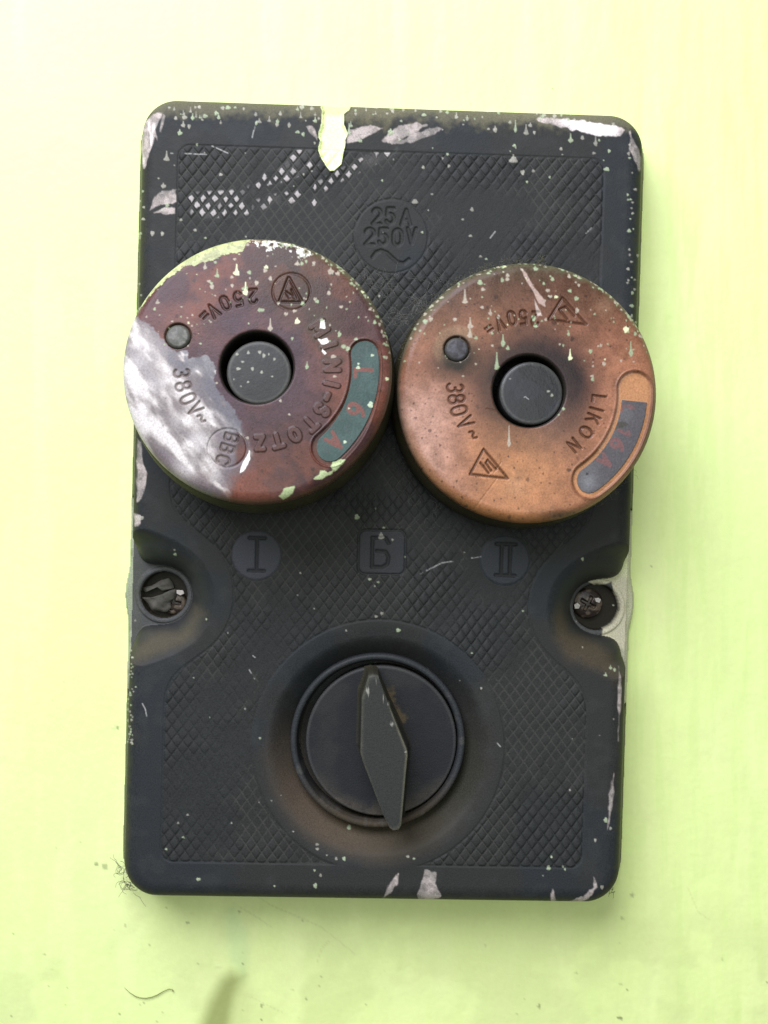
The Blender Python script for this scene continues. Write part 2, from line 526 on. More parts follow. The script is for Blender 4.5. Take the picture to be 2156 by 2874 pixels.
    # dust lodged between the scales and along grooves
    col = mix(col, .42 * panel * (1 - ss(.06, .26, e)) * ss(.50, .66, n1 + .5 * (n2 - .5)), (0.060, 0.061, 0.052))
    col = mix(col, .7 * gro * (.35 + .65 * ss(900, 1200, y)), (0.012, 0.013, 0.011))
    # dirt on the flanks
    col = mix(col, .75 * (1 - ss(30, 58, d0 + 20 * (n3 - .5))), (0.040, 0.045, 0.022))
    # overspray and dust on the top flank
    tz = (1 - ss(-1100, -1052, v + 60 * (n2 - .5) + 40 * (n3 - .5))) * (.62 + .6 * (n1 - .3))
    col = mix(col, .85 * tz, (0.150, 0.142, 0.088))
    rg = rg + .3 * tz
    # brown dust in the dish and under the lugs
    ang = np.degrees(np.arctan2(-(y - DISH[1]), x - DISH[0]))
    aw = np.clip(np.cos(np.radians(ang + 118)), 0, 1) ** 1.3
    dz = (1 - ss(275, 345, dr + 30 * (n2 - .5))) * ss(205, 238, dr)
    col = mix(col, .85 * dz * aw * (.75 + .6 * (n2)), (0.092, 0.069, 0.047))
    aw2 = np.clip(np.cos(np.radians(ang + 50)), 0, 1)
    col = mix(col, .55 * dz * aw2, (0.034, 0.033, 0.020))
    rg = rg + .3 * dz * aw
    for pts, c, s in (([(375, 1815), (420, 1775), (500, 1765), (548, 1700), (575, 1725), (545, 1800), (470, 1830), (400, 1850), (370, 1870)], (0.088, 0.075, 0.050), .62),
                      ([(1572, 1700), (1600, 1770), (1680, 1800), (1712, 1830), (1756, 1890), (1748, 1920), (1700, 1890), (1600, 1855), (1560, 1790), (1555, 1730)], (0.075, 0.058, 0.036), .66)):
        sd = poly_sd(px, py, pts)
        mk = 1 - ss(-26, 20, sd + 30 * (n2 - .5))
        col = mix(col, s * mk, c); rg = rg + .25 * mk
    # ledge of the lugs: greyer, dusty
    col = mix(col, .6 * ledge_zone * (.5 + n2), (0.085, 0.088, 0.085))
    holes = np.minimum(np.hypot(x - LUGL[0], y - LUGL[1]), np.hypot(x - LUGR[0], y - LUGR[1])) < 68
    col = np.where(holes[:, None], (0.016, 0.014, 0.009), col)
    # cream paint round the right lug
    Z = lambda pts: [(1540 + a * .1808, 1540 + b * .1808) for a, b in pts]
    cr = poly_sd(px, py, Z([(545, 430), (620, 520), (700, 555), (880, 545), (980, 510), (1000, 640), (1078, 800), (1095, 950), (1050, 1060), (960, 1160),
                            (840, 1240), (825, 1340), (850, 1450), (1130, 1780), (1500, 1780), (1500, -100), (1160, -100), (1100, 250), (900, 340), (640, 410)]))
    crm = (1 - ss(-2, 2, cr + 5 * (n3 - .5))) * ledge_zone * (h < 7.2)
    col = mix(col, crm, (0.46, 0.44, 0.31)); col = mix(col, crm * (1 - ss(1590, 1640, py)), (0.62, 0.66, 0.38))
    col = mix(col, .5 * crm * ss(.55, .7, n2) * ss(1800, 1830, py), (0.25, 0.28, 0.2))
    # smears and chips of older white paint
    def A(pts): return [(330 + a * .4822, 240 + b * .4822) for a, b in pts]
    def B(pts): return [(1000 + a * .5184, 240 + b * .5184) for a, b in pts]
    def C(pts): return [(280 + a * .1929, 260 + b * .1929) for a, b in pts]
    ws = [C([(780, 300), (910, 310), (850, 450), (820, 540), (850, 640), (840, 700), (800, 650), (780, 740), (720, 880), (690, 1000), (640, 1100), (620, 900), (600, 700), (640, 480)]),
          C([(930, 310), (960, 340), (930, 470), (900, 590), (860, 580), (850, 520)]),
          A([(195, 690), (215, 650), (260, 612), (345, 600), (345, 678), (270, 686), (210, 715), (175, 745)]),
          A([(210, 742), (250, 718), (335, 714), (335, 745)]),
          A([(1085, 230), (1130, 240), (1165, 300), (1160, 318), (1120, 270)]),
          B([(-50, 235), (80, 218), (135, 232), (40, 285), (-20, 312), (-50, 310)]),
          B([(130, 300), (180, 262), (230, 215), (330, 205), (380, 215), (300, 265), (210, 312), (150, 312)]),
          B([(215, 308), (300, 268), (420, 228), (470, 230), (400, 275), (330, 300), (250, 316)]),
          B([(940, 180), (1080, 178), (1200, 190), (1380, 215), (1450, 240), (1430, 268), (1350, 278), (1250, 262), (1150, 235), (1040, 205)]),
          [(1172, 2510), (1192, 2440), (1226, 2448), (1222, 2478), (1238, 2515), (1180, 2530)],
          [(1080, 2510), (1092, 2480), (1118, 2452), (1114, 2480), (1098, 2508), (1075, 2522)],
          [(1600, 2530), (1640, 2520), (1668, 2490), (1662, 2455), (1672, 2462), (1676, 2490), (1652, 2520), (1612, 2536)],
          [(1548, 2530), (1549, 2490), (1556, 2505), (1562, 2528)],
          [(385, 1230), (398, 1240), (402, 1300), (412, 1330), (398, 1400), (384, 1410)],
          [(375, 1440), (392, 1450), (392, 1470), (380, 1476)],
          [(1736, 1870), (1744, 1900), (1742, 1990), (1735, 2080)], [(1722, 2160), (1727, 2170), (1714, 2290), (1705, 2330), (1710, 2250)],
          [(355, 2440), (362, 2480), (395, 2510), (470, 2516), (480, 2530), (395, 2530), (352, 2495)],
          [(1785, 400), (1800, 440), (1796, 480), (1778, 440), (1764, 420), (1768, 370)]]
    wm = np.zeros(x.shape)
    for pts in ws:
        sd = poly_sd(px, py, pts, 30)
        wm = np.maximum(wm, 1 - ss(-2.5, 2.5, sd + 12 * (fbm(px * .6, py * .25, 9, 3, 131) - .5) + 5 * (n2 - .5)))
    wm *= .96
    mixc = lambda n: mix(np.tile(np.array([[0.42, 0.37, 0.34]]), (len(x), 1)), ss(.4, .62, n), (0.27, 0.245, 0.225))
    col = mix(col, wm * (.62 + .38 * ss(.35, .6, n3)) , mixc(n2))
    hot = poly_sd(px, py, B([(1130, 200), (1300, 190), (1400, 215), (1400, 262), (1300, 272), (1180, 240)]), 40)
    col = mix(col, wm * (1 - ss(-10, 25, hot)) * (.6 + .4 * n3), (0.86, 0.80, 0.78))
    hot2 = poly_sd(px, py, C([(720, 480), (800, 500), (800, 620), (700, 800), (640, 1000), (615, 800)]), 40)
    col = mix(col, wm * (1 - ss(-8, 18, hot2)) * ss(.35, .6, fbm(px * 1.2, py * .2, 16, 3, 181)), (0.82, 0.77, 0.72))
    # streaks that only caught the crests of the scales
    bandA = [A([(440, 655), (560, 650), (700, 640), (820, 600), (880, 520), (960, 512), (1060, 410), (1150, 400)]),
             A([(460, 740), (540, 738), (740, 720), (900, 672), (1050, 640), (1200, 580), (1300, 520), (1400, 470), (1500, 420), (1600, 370)]),
             A([(470, 700), (640, 690), (760, 685)]), A([(830, 560), (960, 540), (1060, 500), (1150, 450)]),
             A([(1150, 680), (1180, 620)])]
    st = np.zeros(x.shape)
    for k_, pth in enumerate(bandA):
        st = np.maximum(st, smear_cells(px, py, pth, 21 if k_ < 2 else 15))
    cell = vnoise(np.floor(p) * 7.31, np.floor(q) * 5.17, 141)
    sm = st * ss(.40, .60, e + .55 * (n3 - .5) + .25 * (n2 - .5)) * panel * ss(.32, .55, cell)
    col = mix(col, sm * .95, (0.36, 0.34, 0.325))
    col = mix(col, .08 * st * ss(.5, .66, n2) * (1 - sm), (0.20, 0.19, 0.18))
    h = h + .04 * sm
    # scratches
    scr = [[(722, 340), (712, 368), (708, 386)], [(480, 430), (505, 431)], [(520, 431), (580, 434)], [(595, 410), (640, 430)],
           [(700, 1880), (715, 1905)], [(710, 1840), (716, 1845)], [(400, 1975), (408, 1990), (412, 2010)], [(1395, 2085), (1405, 2096)],
           [(1180, 1610), (1240, 1580), (1350, 1562)], [(1390, 650), (1376, 668)], [(1660, 640), (1645, 655)]]
    ds = line_sd(px, py, scr)
    col = mix(col, .6 * (1 - ss(.5, 2.6, ds)) * ss(.3, .5, n3), (0.42, 0.42, 0.40))
    # splashes
    r_ = np.random.default_rng(77)
    dots = [(468, 446, 7, 22), (459, 523, 6, 10), (470, 576, 5, 0), (456, 590, 4, 0), (518, 330, 6, 14), (541, 332, 5, 14), (576, 326, 6, 0), (614, 330, 5, 12),
            (836, 371, 5, 0), (812, 352, 5, 8), (851, 377, 5, 0), (640, 302, 6, 0), (728, 342, 5, 10), (778, 350, 5, 10), (885, 340, 5, 12), (920, 0, 1, 0),
            (980, 375, 5, 30), (1097, 372, 8, 12), (1447, 365, 5, 28), (1477, 372, 7, 22), (1500, 372, 4, 0), (1390, 365, 6, 12), (1444, 409, 4.5, 0),
            (1602, 395, 6, 20), (1635, 387, 5, 0), (1672, 403, 6, 20), (1667, 430, 4, 0), (1710, 424, 4.5, 0), (1703, 475, 6.5, 0), (1467, 484, 6, 0),
            (1441, 449, 10, 16), (1497, 480, 4, 0), (1575, 418, 4, 0), (1188, 470, 4, 0), (1260, 466, 4, 0), (1165, 566, 7, 0), (1325, 588, 5, 0),
            (1073, 507, 3, 0), (1256, 433, 3.5, 0), (1299, 616, 3, 0), (1321, 662, 4, 0), (1349, 720, 3.5, 0), (1365, 727, 3, 0), (1766, 648, 5, 6),
            (1763, 755, 4, 0), (1770, 560, 3, 0), (620, 490, 4.5, 0), (505, 374, 6, 12), (508, 617, 4, 0), (548, 646, 4, 0), (428, 655, 6, 0), (456, 656, 5, 0),
            (1070, 1506, 8, 12), (1077, 1481, 3, 0), (1102, 1515, 3, 0), (1038, 1626, 4, 0), (1062, 1634, 3, 0), (1056, 1730, 4, 0), (1072, 1722, 4.5, 0),
            (1118, 1769, 5.5, 0), (1351, 1932, 3, 0), (972, 1770, 2.5, 0), (890, 2370, 4, 0), (891, 2383, 4, 0), (944, 2410, 4, 0), (966, 2410, 5, 0),
            (1145, 2404, 4, 0), (1162, 2410, 3, 0), (883, 2443, 3, 0), (900, 2457, 4, 0), (885, 2486, 6, 0), (980, 2322, 6, 0), (1002, 1451, 7, 0),
            (393, 1454, 8, 10), (492, 1556, 4, 0), (1635, 1569, 4, 0), (1468, 1715, 2.5, 0), (730, 2072, 3, 0), (467, 2383, 3, 0), (557, 2468, 5, 0), (527, 2287, 3, 0),
            (500, 2310, 3, 0), (515, 2350, 3, 0), (1714, 1875, 4, 10), (1700, 1895, 4, 8), (1725, 1880, 4, 6), (1714, 2325, 4, 0), (1671, 2358, 4, 0), (1586, 2440, 3, 0),
            (1580, 2432, 3, 0), (1700, 2302, 6, 4), (1548, 2405, 3, 0), (1540, 2436, 6, 0), (1690, 2490, 5, 0)]
    for _ in range(95):
        yy = 300 + abs(r_.normal(0, 26)); dots.append((r_.uniform(450, 1750), yy + .03 * 0, r_.uniform(2, 5.5), r_.choice([0, 0, 0, 8, 14])))
    for _ in range(55):
        dots.append((r_.uniform(420, 1760), 300 + r_.exponential(190), r_.uniform(1.6, 3.4), 0))
    for _ in range(34):
        dots.append((r_.uniform(400, 1740), r_.uniform(1400, 2500), r_.uniform(1.2, 2.6), 0))
    for _ in range(60):
        dots.append((r_.choice([392, 1772]) + r_.normal(0, 7), r_.uniform(400, 1100), r_.uniform(2, 4.5), 0))
    for _ in range(60):
        dots.append((378 - .02 * 600 + r_.normal(0, 6), r_.uniform(1700, 2100), r_.uniform(1.5, 3.5), 0))
    m, hu = splat(px, py, dots, 12)
    pc = np.where((hu < .6)[:, None], (0.42, 0.41, 0.34), PAINT_G)
    m = m * (1 - km) * (.45 + .5 * hu)
    col = col * (1 - m[:, None]) + pc * m[:, None]
    h = h + .10 * m
    rg = rg * (1 - m) + .5 * m
    # wall paint in the slot
    cap = ss(325, 305, py) if False else 1 - ss(312, 330, py + 12 * (n2 - .5))
    col = mix(col, km, (0.78, 0.88, 0.44)); col = mix(col, km * cap * .8, (0.44, 0.46, 0.21))
    h = h + .1 * km * (n2 - .5)

    h = h + .035 * (n2 - .5) + .02 * (n3 - .5)
    keep = (d0 > 0) | (np.minimum(np.hypot(x - LUGL[0], y - LUGL[1]), np.hypot(x - LUGR[0], y - LUGR[1])) < 86)
    # the shaft opening of the switch
    co = np.stack([(x - CX) * K, -h / 1000, (CY - y) * K], 1)
    q = grid_quads(len(xs), len(ys), keep)
    co, q, col, rg = compact(co, q, col, rg)
    o = build_mesh('cover', co, q, M_COVER, box, np.clip(col, 0, 1), rg)
    return o
build_cover()

# ---- base plate
def outline(hw, hh, r, du=0, n=10):
    """corner-rounded outline in the box's own axes -> grid positions"""
    pts = []
    for sx, sy, a0 in ((1, -1, -90), (1, 1, 0), (-1, 1, 90), (-1, -1, 180)):
        for i in range(n + 1):
            a = math.radians(a0 + 90 * i / n)
            pts.append((sx * (hw - r) + r * math.cos(a), sy * (hh - r) + r * math.sin(a)))
    out = []
    for uu, vv in pts:
        px, py = CX, CY
        for _ in range(12):
            a, b = box_uv(px, py)
            px += (uu - float(a)); py += (vv - float(b))
        out.append((px, py))
    return out

def build_base():
    import bmesh
    step = 3.0
    xs = np.arange(280, 1885, step); ys = np.arange(225, 2600, step)
    X, Y = np.meshgrid(xs, ys, indexing='ij'); x = X.ravel(); y = Y.ravel()
    u, v = box_uv(x, y)
    d = rbox(u, v, 739, 1153, 120)
    BL = wpx(461, 1669, 3); BR = wpx(1672, 1690, 3)
    dl = np.maximum(112 - np.hypot(x - BL[0], y - BL[1]), 111 - np.hypot(x - BR[0], y - BR[1]))
    dd = -smin(-d, -dl, 30)
    h = np.where(dd > 0, 2.9 - .8 * (1 - ss(0, 8, dd)), -.4)
    # pull the outer row onto the true outline so the rim is clean
    gx, gy = np.gradient(dd.reshape(X.shape), step)
    g = np.hypot(gx, gy) + 1e-9
    near = (dd < 0) & (dd > -step * 1.6)
    x2 = np.where(near, x - dd * (gx / g).ravel(), x); y2 = np.where(near, y - dd * (gy / g).ravel(), y)
    n2 = fbm(x, y, 40, 4, 201); n3 = fbm(x, y, 260, 3, 211)
    col = np.zeros((len(x), 3)); col[:] = (0.20, 0.22, 0.14)
    col = mix(col, .8 * ss(.40, .6, n2), (0.32, 0.35, 0.23))
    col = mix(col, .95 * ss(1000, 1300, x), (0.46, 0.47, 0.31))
    col = mix(col, (1 - ss(900, 1000, x)) * ss(1560, 1580, y) * (1 - ss(1760, 1790, y)) * .7, (0.26, 0.30, 0.20))
    co = np.stack([(x2 - CX) * K, -h / 1000, (CY - y2) * K], 1)
    keep = dd > 0
    q = grid_quads(len(xs), len(ys), keep)
    co, q, col = compact(co, q, col)
    build_mesh('base_plate', co, q, M_COVER, box, col, np.full(len(co), .6))
build_base()

# ---- polar meshes
def polar(name, rings, nth, mat, parent, disp=None, colf=None, origin=(0, 0, 0), px_mm=MM, centre=(0, 0)):
    """rings: list of (r mm, height mm).  disp(gx, gy, r, face) gives mm; gx, gy in grid units from the axis, y down"""
    R = np.array([r for r, _ in rings]); H = np.array([h for _, h in rings])
    th = np.linspace(0, 2 * math.pi, nth, endpoint=False)
    RR, TT = np.meshgrid(R, th, indexing='ij'); HH = np.repeat(H[:, None], nth, 1)
    X = (RR * np.cos(TT)).ravel(); Z = (RR * np.sin(TT)).ravel(); Hh = HH.ravel(); r = RR.ravel()
    gx = X * px_mm; gy = -Z * px_mm
    if disp is not None: Hh = Hh + disp(gx, gy, r, Hh)
    col, rg = colf(gx, gy, r, Hh) if colf else (np.full((len(X), 3), .05), np.full(len(X), .5))
    co = np.stack([X / 1000 + origin[0], -Hh / 1000 + origin[1], Z / 1000 + origin[2]], 1)
    nr = len(R)
    i, j = np.meshgrid(np.arange(nr - 1), np.arange(nth), indexing='ij')
    a = (i * nth + j).ravel(); a2 = (i * nth + (j + 1) % nth).ravel()
    q = np.stack([a, a + nth, a2 + nth, a2], 1)
    return build_mesh(name, co, q, mat, parent, np.clip(col, 0, 1), rg)

def arc_round(r0, h0, rad, a0, a1, n):
    return [(r0 + rad * math.cos(math.radians(a0 + (a1 - a0) * i / n)), h0 + rad * math.sin(math.radians(a0 + (a1 - a0) * i / n))) for i in range(n + 1)]

# ---- rotary switch
def P3(g, h): return ((g[0] - CX) * K, -h / 1000, (CY - g[1]) * K)

def collar_col(gx, gy, r, h):
    n = fbm(gx + 900, gy + 900, 30, 4, 301)
    col = np.zeros((len(gx), 3)); col[:] = (0.030, 0.033, 0.035)
    lowq = ss(60, 230, gy)
    col = mix(col, lowq * (.6 + .5 * n), (0.048, 0.038, 0.024))
    col = mix(col, .4 * ss(.62, .76, n), (0.09, 0.09, 0.08))
    return col, np.full(len(gx), .42) + .4 * lowq
collar_c = wpx(1060, 2080, 14)
polar('dial_collar', [(20.5, 8.0), (20.1, 12.3)] + arc_round(19.35, 13.2, .75, 0, 180, 8) + [(18.5, 12.0), (18.3, 7.5)], 220, M_COVER, box,
      lambda gx, gy, r, h: .10 * (fbm(gx + 50, gy, 60, 3, 303) - .5), collar_col, origin=P3(collar_c, 0))

dial_c = wpx(1070, 2079, 12.6)
def dial_col(gx, gy, r, h):
    n = fbm(gx + 900, gy + 900, 120, 4, 311); n2 = fbm(gx + 90, gy, 14, 3, 321)
    col = np.zeros((len(gx), 3)); col[:] = (0.0165, 0.018, 0.0205)
    col = mix(col, .6 * ss(.45, .65, n), (0.030, 0.030, 0.028))
    a = np.degrees(np.arctan2(-gy, gx))
    rim = ss(165, 212, np.hypot(gx, gy))
    col = mix(col, .5 * rim * ss(60, 190, gy) * n2 * 1.6, (0.09, 0.075, 0.055))
    blot = seg_d(gx, gy, (18, -135), (52, -60)) + 40 * (n2 - .5)
    col = mix(col, .9 * (1 - ss(4, 26, blot)), (0.075, 0.058, 0.030))
    ed = (1 - ss(3, 8, np.abs(np.hypot(gx, gy) - 212)))
    col = mix(col, .35 * ed, (0.09, 0.09, 0.085))
    return col, .46 + .2 * (n2 - .5)
dial = polar('rotary_dial', [(0.01, 12.6)] + [(r, 12.6) for r in np.arange(.4, 16.7, .35)] + arc_round(16.8, 12.0, .6, 90, 0, 5) + [(17.4, 7.5)], 260, M_COVER, box,
             lambda gx, gy, r, h: np.where(h > 12, .04 * (fbm(gx, gy, 50, 3, 331) - .5) * 2, 0), dial_col, origin=P3(dial_c, 0))

def build_handle():
    top_px = [(1034, 1897), (1048, 1893), (1062, 1897), (1089, 1971), (1143, 2106), (1145, 2122), (1141, 2161), (1127, 2318), (1120, 2330), (1104, 2333), (1094, 2325), (1075, 2288),
              (1018, 2140), (1011, 2115), (1015, 1960)]
    ht = 24.0
    top = [wpx(a, b, ht) for a, b in top_px]
    n = len(top)
    cx = sum(a for a, _ in top) / n; cy = sum(b for _, b in top) / n
    def off(k): return [(cx + (a - cx) * k[0], cy + (b - cy) * k[1]) for a, b in top]
    # dense loft with crisp but worn edges
    sub = 18
    def dense(poly):
        P = []
        for i in range(len(poly)):
            a, b = poly[i], poly[(i + 1) % len(poly)]
            for s in range(sub): P.append((a[0] + (b[0] - a[0]) * s / sub, a[1] + (b[1] - a[1]) * s / sub))
        return np.array(P)
    rows = []
    for kx, ky, hh in tuple((k_, k_, ht + .05) for k_ in np.linspace(.004, .76, 70)) + ((.80, .86, ht + .045), (.84, .93, ht + .04), (.90, .972, ht), (.95, .985, ht - .10), (.985, .995, ht - .35), (1.0, 1.0, ht - .8),
                       (1.02, 1.005, ht - 3), (1.045, 1.01, ht - 6), (1.07, 1.015, ht - 8.5), (1.10, 1.02, ht - 10.5), (1.16, 1.03, ht - 11.1), (1.28, 1.04, ht - 11.7)):
        P = dense(off((kx, ky)))
        rows.append(np.column_stack([P, np.full(len(P), hh)]))
    V = np.concatenate(rows); m = len(rows[0]); nr = len(rows)
    x, y, h = V.T
    # keep the foot on the dial
    i, j = np.meshgrid(np.arange(nr - 1), np.arange(m), indexing='ij')
    a = (i * m + j).ravel(); a2 = (i * m + (j + 1) % m).ravel()
    q = np.stack([a, a2, a2 + m, a + m], 1)
    n2 = fbm(x, y, 20, 4, 341)
    px, py = proj(x, y, h)
    col = np.zeros((len(x), 3)); col[:] = (0.030, 0.032, 0.029)
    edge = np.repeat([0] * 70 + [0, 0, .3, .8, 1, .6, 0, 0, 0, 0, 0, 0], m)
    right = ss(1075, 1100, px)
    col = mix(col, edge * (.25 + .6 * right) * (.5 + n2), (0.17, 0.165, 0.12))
    side = (h < ht - .9) * 1.0
    topq = 1 - ss(1900, 2080, py)
    col = mix(col, side * (.25 + .5 * topq), (0.040, 0.037, 0.022))
    m_, hu = splat(px, py, [(1033, 1939, 6, 0), (1101, 2034, 4.5, 0), (1091, 1975, 4, 0), (1055, 1914, 3.5, 0), (1076, 1958, 3, 0), (1140, 2110, 3, 0)], 4)
    col = mix(col, m_ * .6, (0.4, 0.4, 0.34))
    co = np.stack([(x - CX) * K, -h / 1000, (CY - y) * K], 1)
    build_mesh('handle', co, q, M_COVER, dial, col, np.full(len(x), .5))
build_handle()

# ---- screws in the lugs
M_SCREW = plain_mat('old_screw', (0.055, 0.038, 0.026), .38, .5, 1600, .5)
M_FLAKE = plain_mat('dirty_flake', (0.048, 0.046, 0.034), .8, 0, 900, .35)
M_SPECK = plain_mat('grey_chip', (0.42, 0.40, 0.36), .8, 0, 1200, .2)
def screw(c, h0, slot, r=3.5, parent=box, mat=None):
    rings = [(.01, h0 + .9)] + [(a, h0 + .9 - .06 * a * a) for a in np.arange(.15, r - .3, .12)] + [(r - .1, h0 - .1), (r, h0 - .4), (r, h0 - 2.2)]
    def disp(gx, gy, rr, h):
        c_, s_ = math.cos(slot), math.sin(slot)
        a = (gx * c_ + gy * s_) / MM; b = (-gx * s_ + gy * c_) / MM
        cr = np.minimum(np.maximum(np.abs(a) - 1.9, np.abs(b) - .38), np.maximum(np.abs(b) - 1.9, np.abs(a) - .38))
        return -.9 * (1 - ss(-.12, .12, cr)) * (rr < r - .3)
    def cf(gx, gy, rr, h):
        n = fbm(gx + 70, gy + 70, 14, 3, 401)
        cc = np.zeros((len(gx), 3)); cc[:] = (.020, .014, .010)
        cc = mix(cc, ss(.5, .7, n), (.09, .07, .05))
        return cc, np.full(len(gx), .32)
    return polar('screw', rings, 64, M_BUTTON, parent, disp, cf, origin=P3(c, 0))
s_r = screw(wpx(1650, 1694, 4.5), 4.5, .5, 3.6)
s_l = screw(wpx(487, 1690, 4.0), 4.0, .2, 3.2)
s_r['label'] = 'dark cross-slotted screw deep in the right lug hole'
s_l['label'] = 'dark screw half buried under a dry flake in the left lug hole'

def flake(name, pts, h, amp, mat, seed, parent):
    """crumpled thin chip with thickness"""
    cx = sum(p[0] for p in pts) / len(pts); cy = sum(p[1] for p in pts) / len(pts)
    rows = []; n = len(pts) * 4
    P = []
    for i in range(len(pts)):
        a, b = pts[i], pts[(i + 1) % len(pts)]
        for s in range(4): P.append((a[0] + (b[0] - a[0]) * s / 4, a[1] + (b[1] - a[1]) * s / 4))
    P = np.array(P)
    for k, t in ((.01, 0), (.25, 0), (.5, 0), (.75, 0), (1, 0), (1, -.35), (.5, -.5), (.01, -.5)):
        Q = np.array([cx, cy]) + (P - [cx, cy]) * k
        hh = h + t + amp * (fbm(Q[:, 0], Q[:, 1], 26, 3, seed) - .5) * 2 + amp * .5 * np.sin(Q[:, 0] * .09 + Q[:, 1] * .13)
        rows.append(np.column_stack([Q, hh]))
    V = np.concatenate(rows); nr = len(rows)
    i, j = np.meshgrid(np.arange(nr - 1), np.arange(n), indexing='ij')
    a = (i * n + j).ravel(); a2 = (i * n + (j + 1) % n).ravel()
    q = np.stack([a, a2, a2 + n, a + n], 1)
    co = np.stack([(V[:, 0] - CX) * K, -V[:, 2] / 1000, (CY - V[:, 1]) * K], 1)
    return build_mesh(name, co, q, mat, parent, None, None)
def q4(pts, h): return [wpx(340 + a * .1808, 1550 + b * .1808, h) for a, b in pts]
flake('paint_flake', q4([(330, 700), (480, 700), (640, 650), (760, 590), (850, 570), (860, 700), (760, 760), (780, 860), (700, 930), (480, 900), (420, 800)], 5.2), 5.1, .45, M_FLAKE, 501, box)
flake('paint_flake', q4([(300, 560), (470, 520), (620, 430), (740, 400), (800, 480), (820, 560), (640, 600), (560, 540), (380, 620)], 4.8), 4.7, .4, M_FLAKE, 511, box)
flake('paint_flake', q4([(865, 585), (960, 590), (985, 640), (920, 670), (865, 640)], 5.6), 5.7, .1, M_SPECK, 521, box)
def q5(pts, h): return [wpx(1540 + a * .1808, 1540 + b * .1808, h) for a, b in pts]
flake('paint_flake', q5([(715, 770), (770, 760), (812, 790), (790, 840), (735, 825)], 5.4), 5.6, .1, M_SPECK, 531, box)
flake('paint_flake', q5([(395, 870), (450, 840), (488, 880), (470, 930), (410, 930)], 5.4), 5.5, .1, M_SPECK, 541, box)

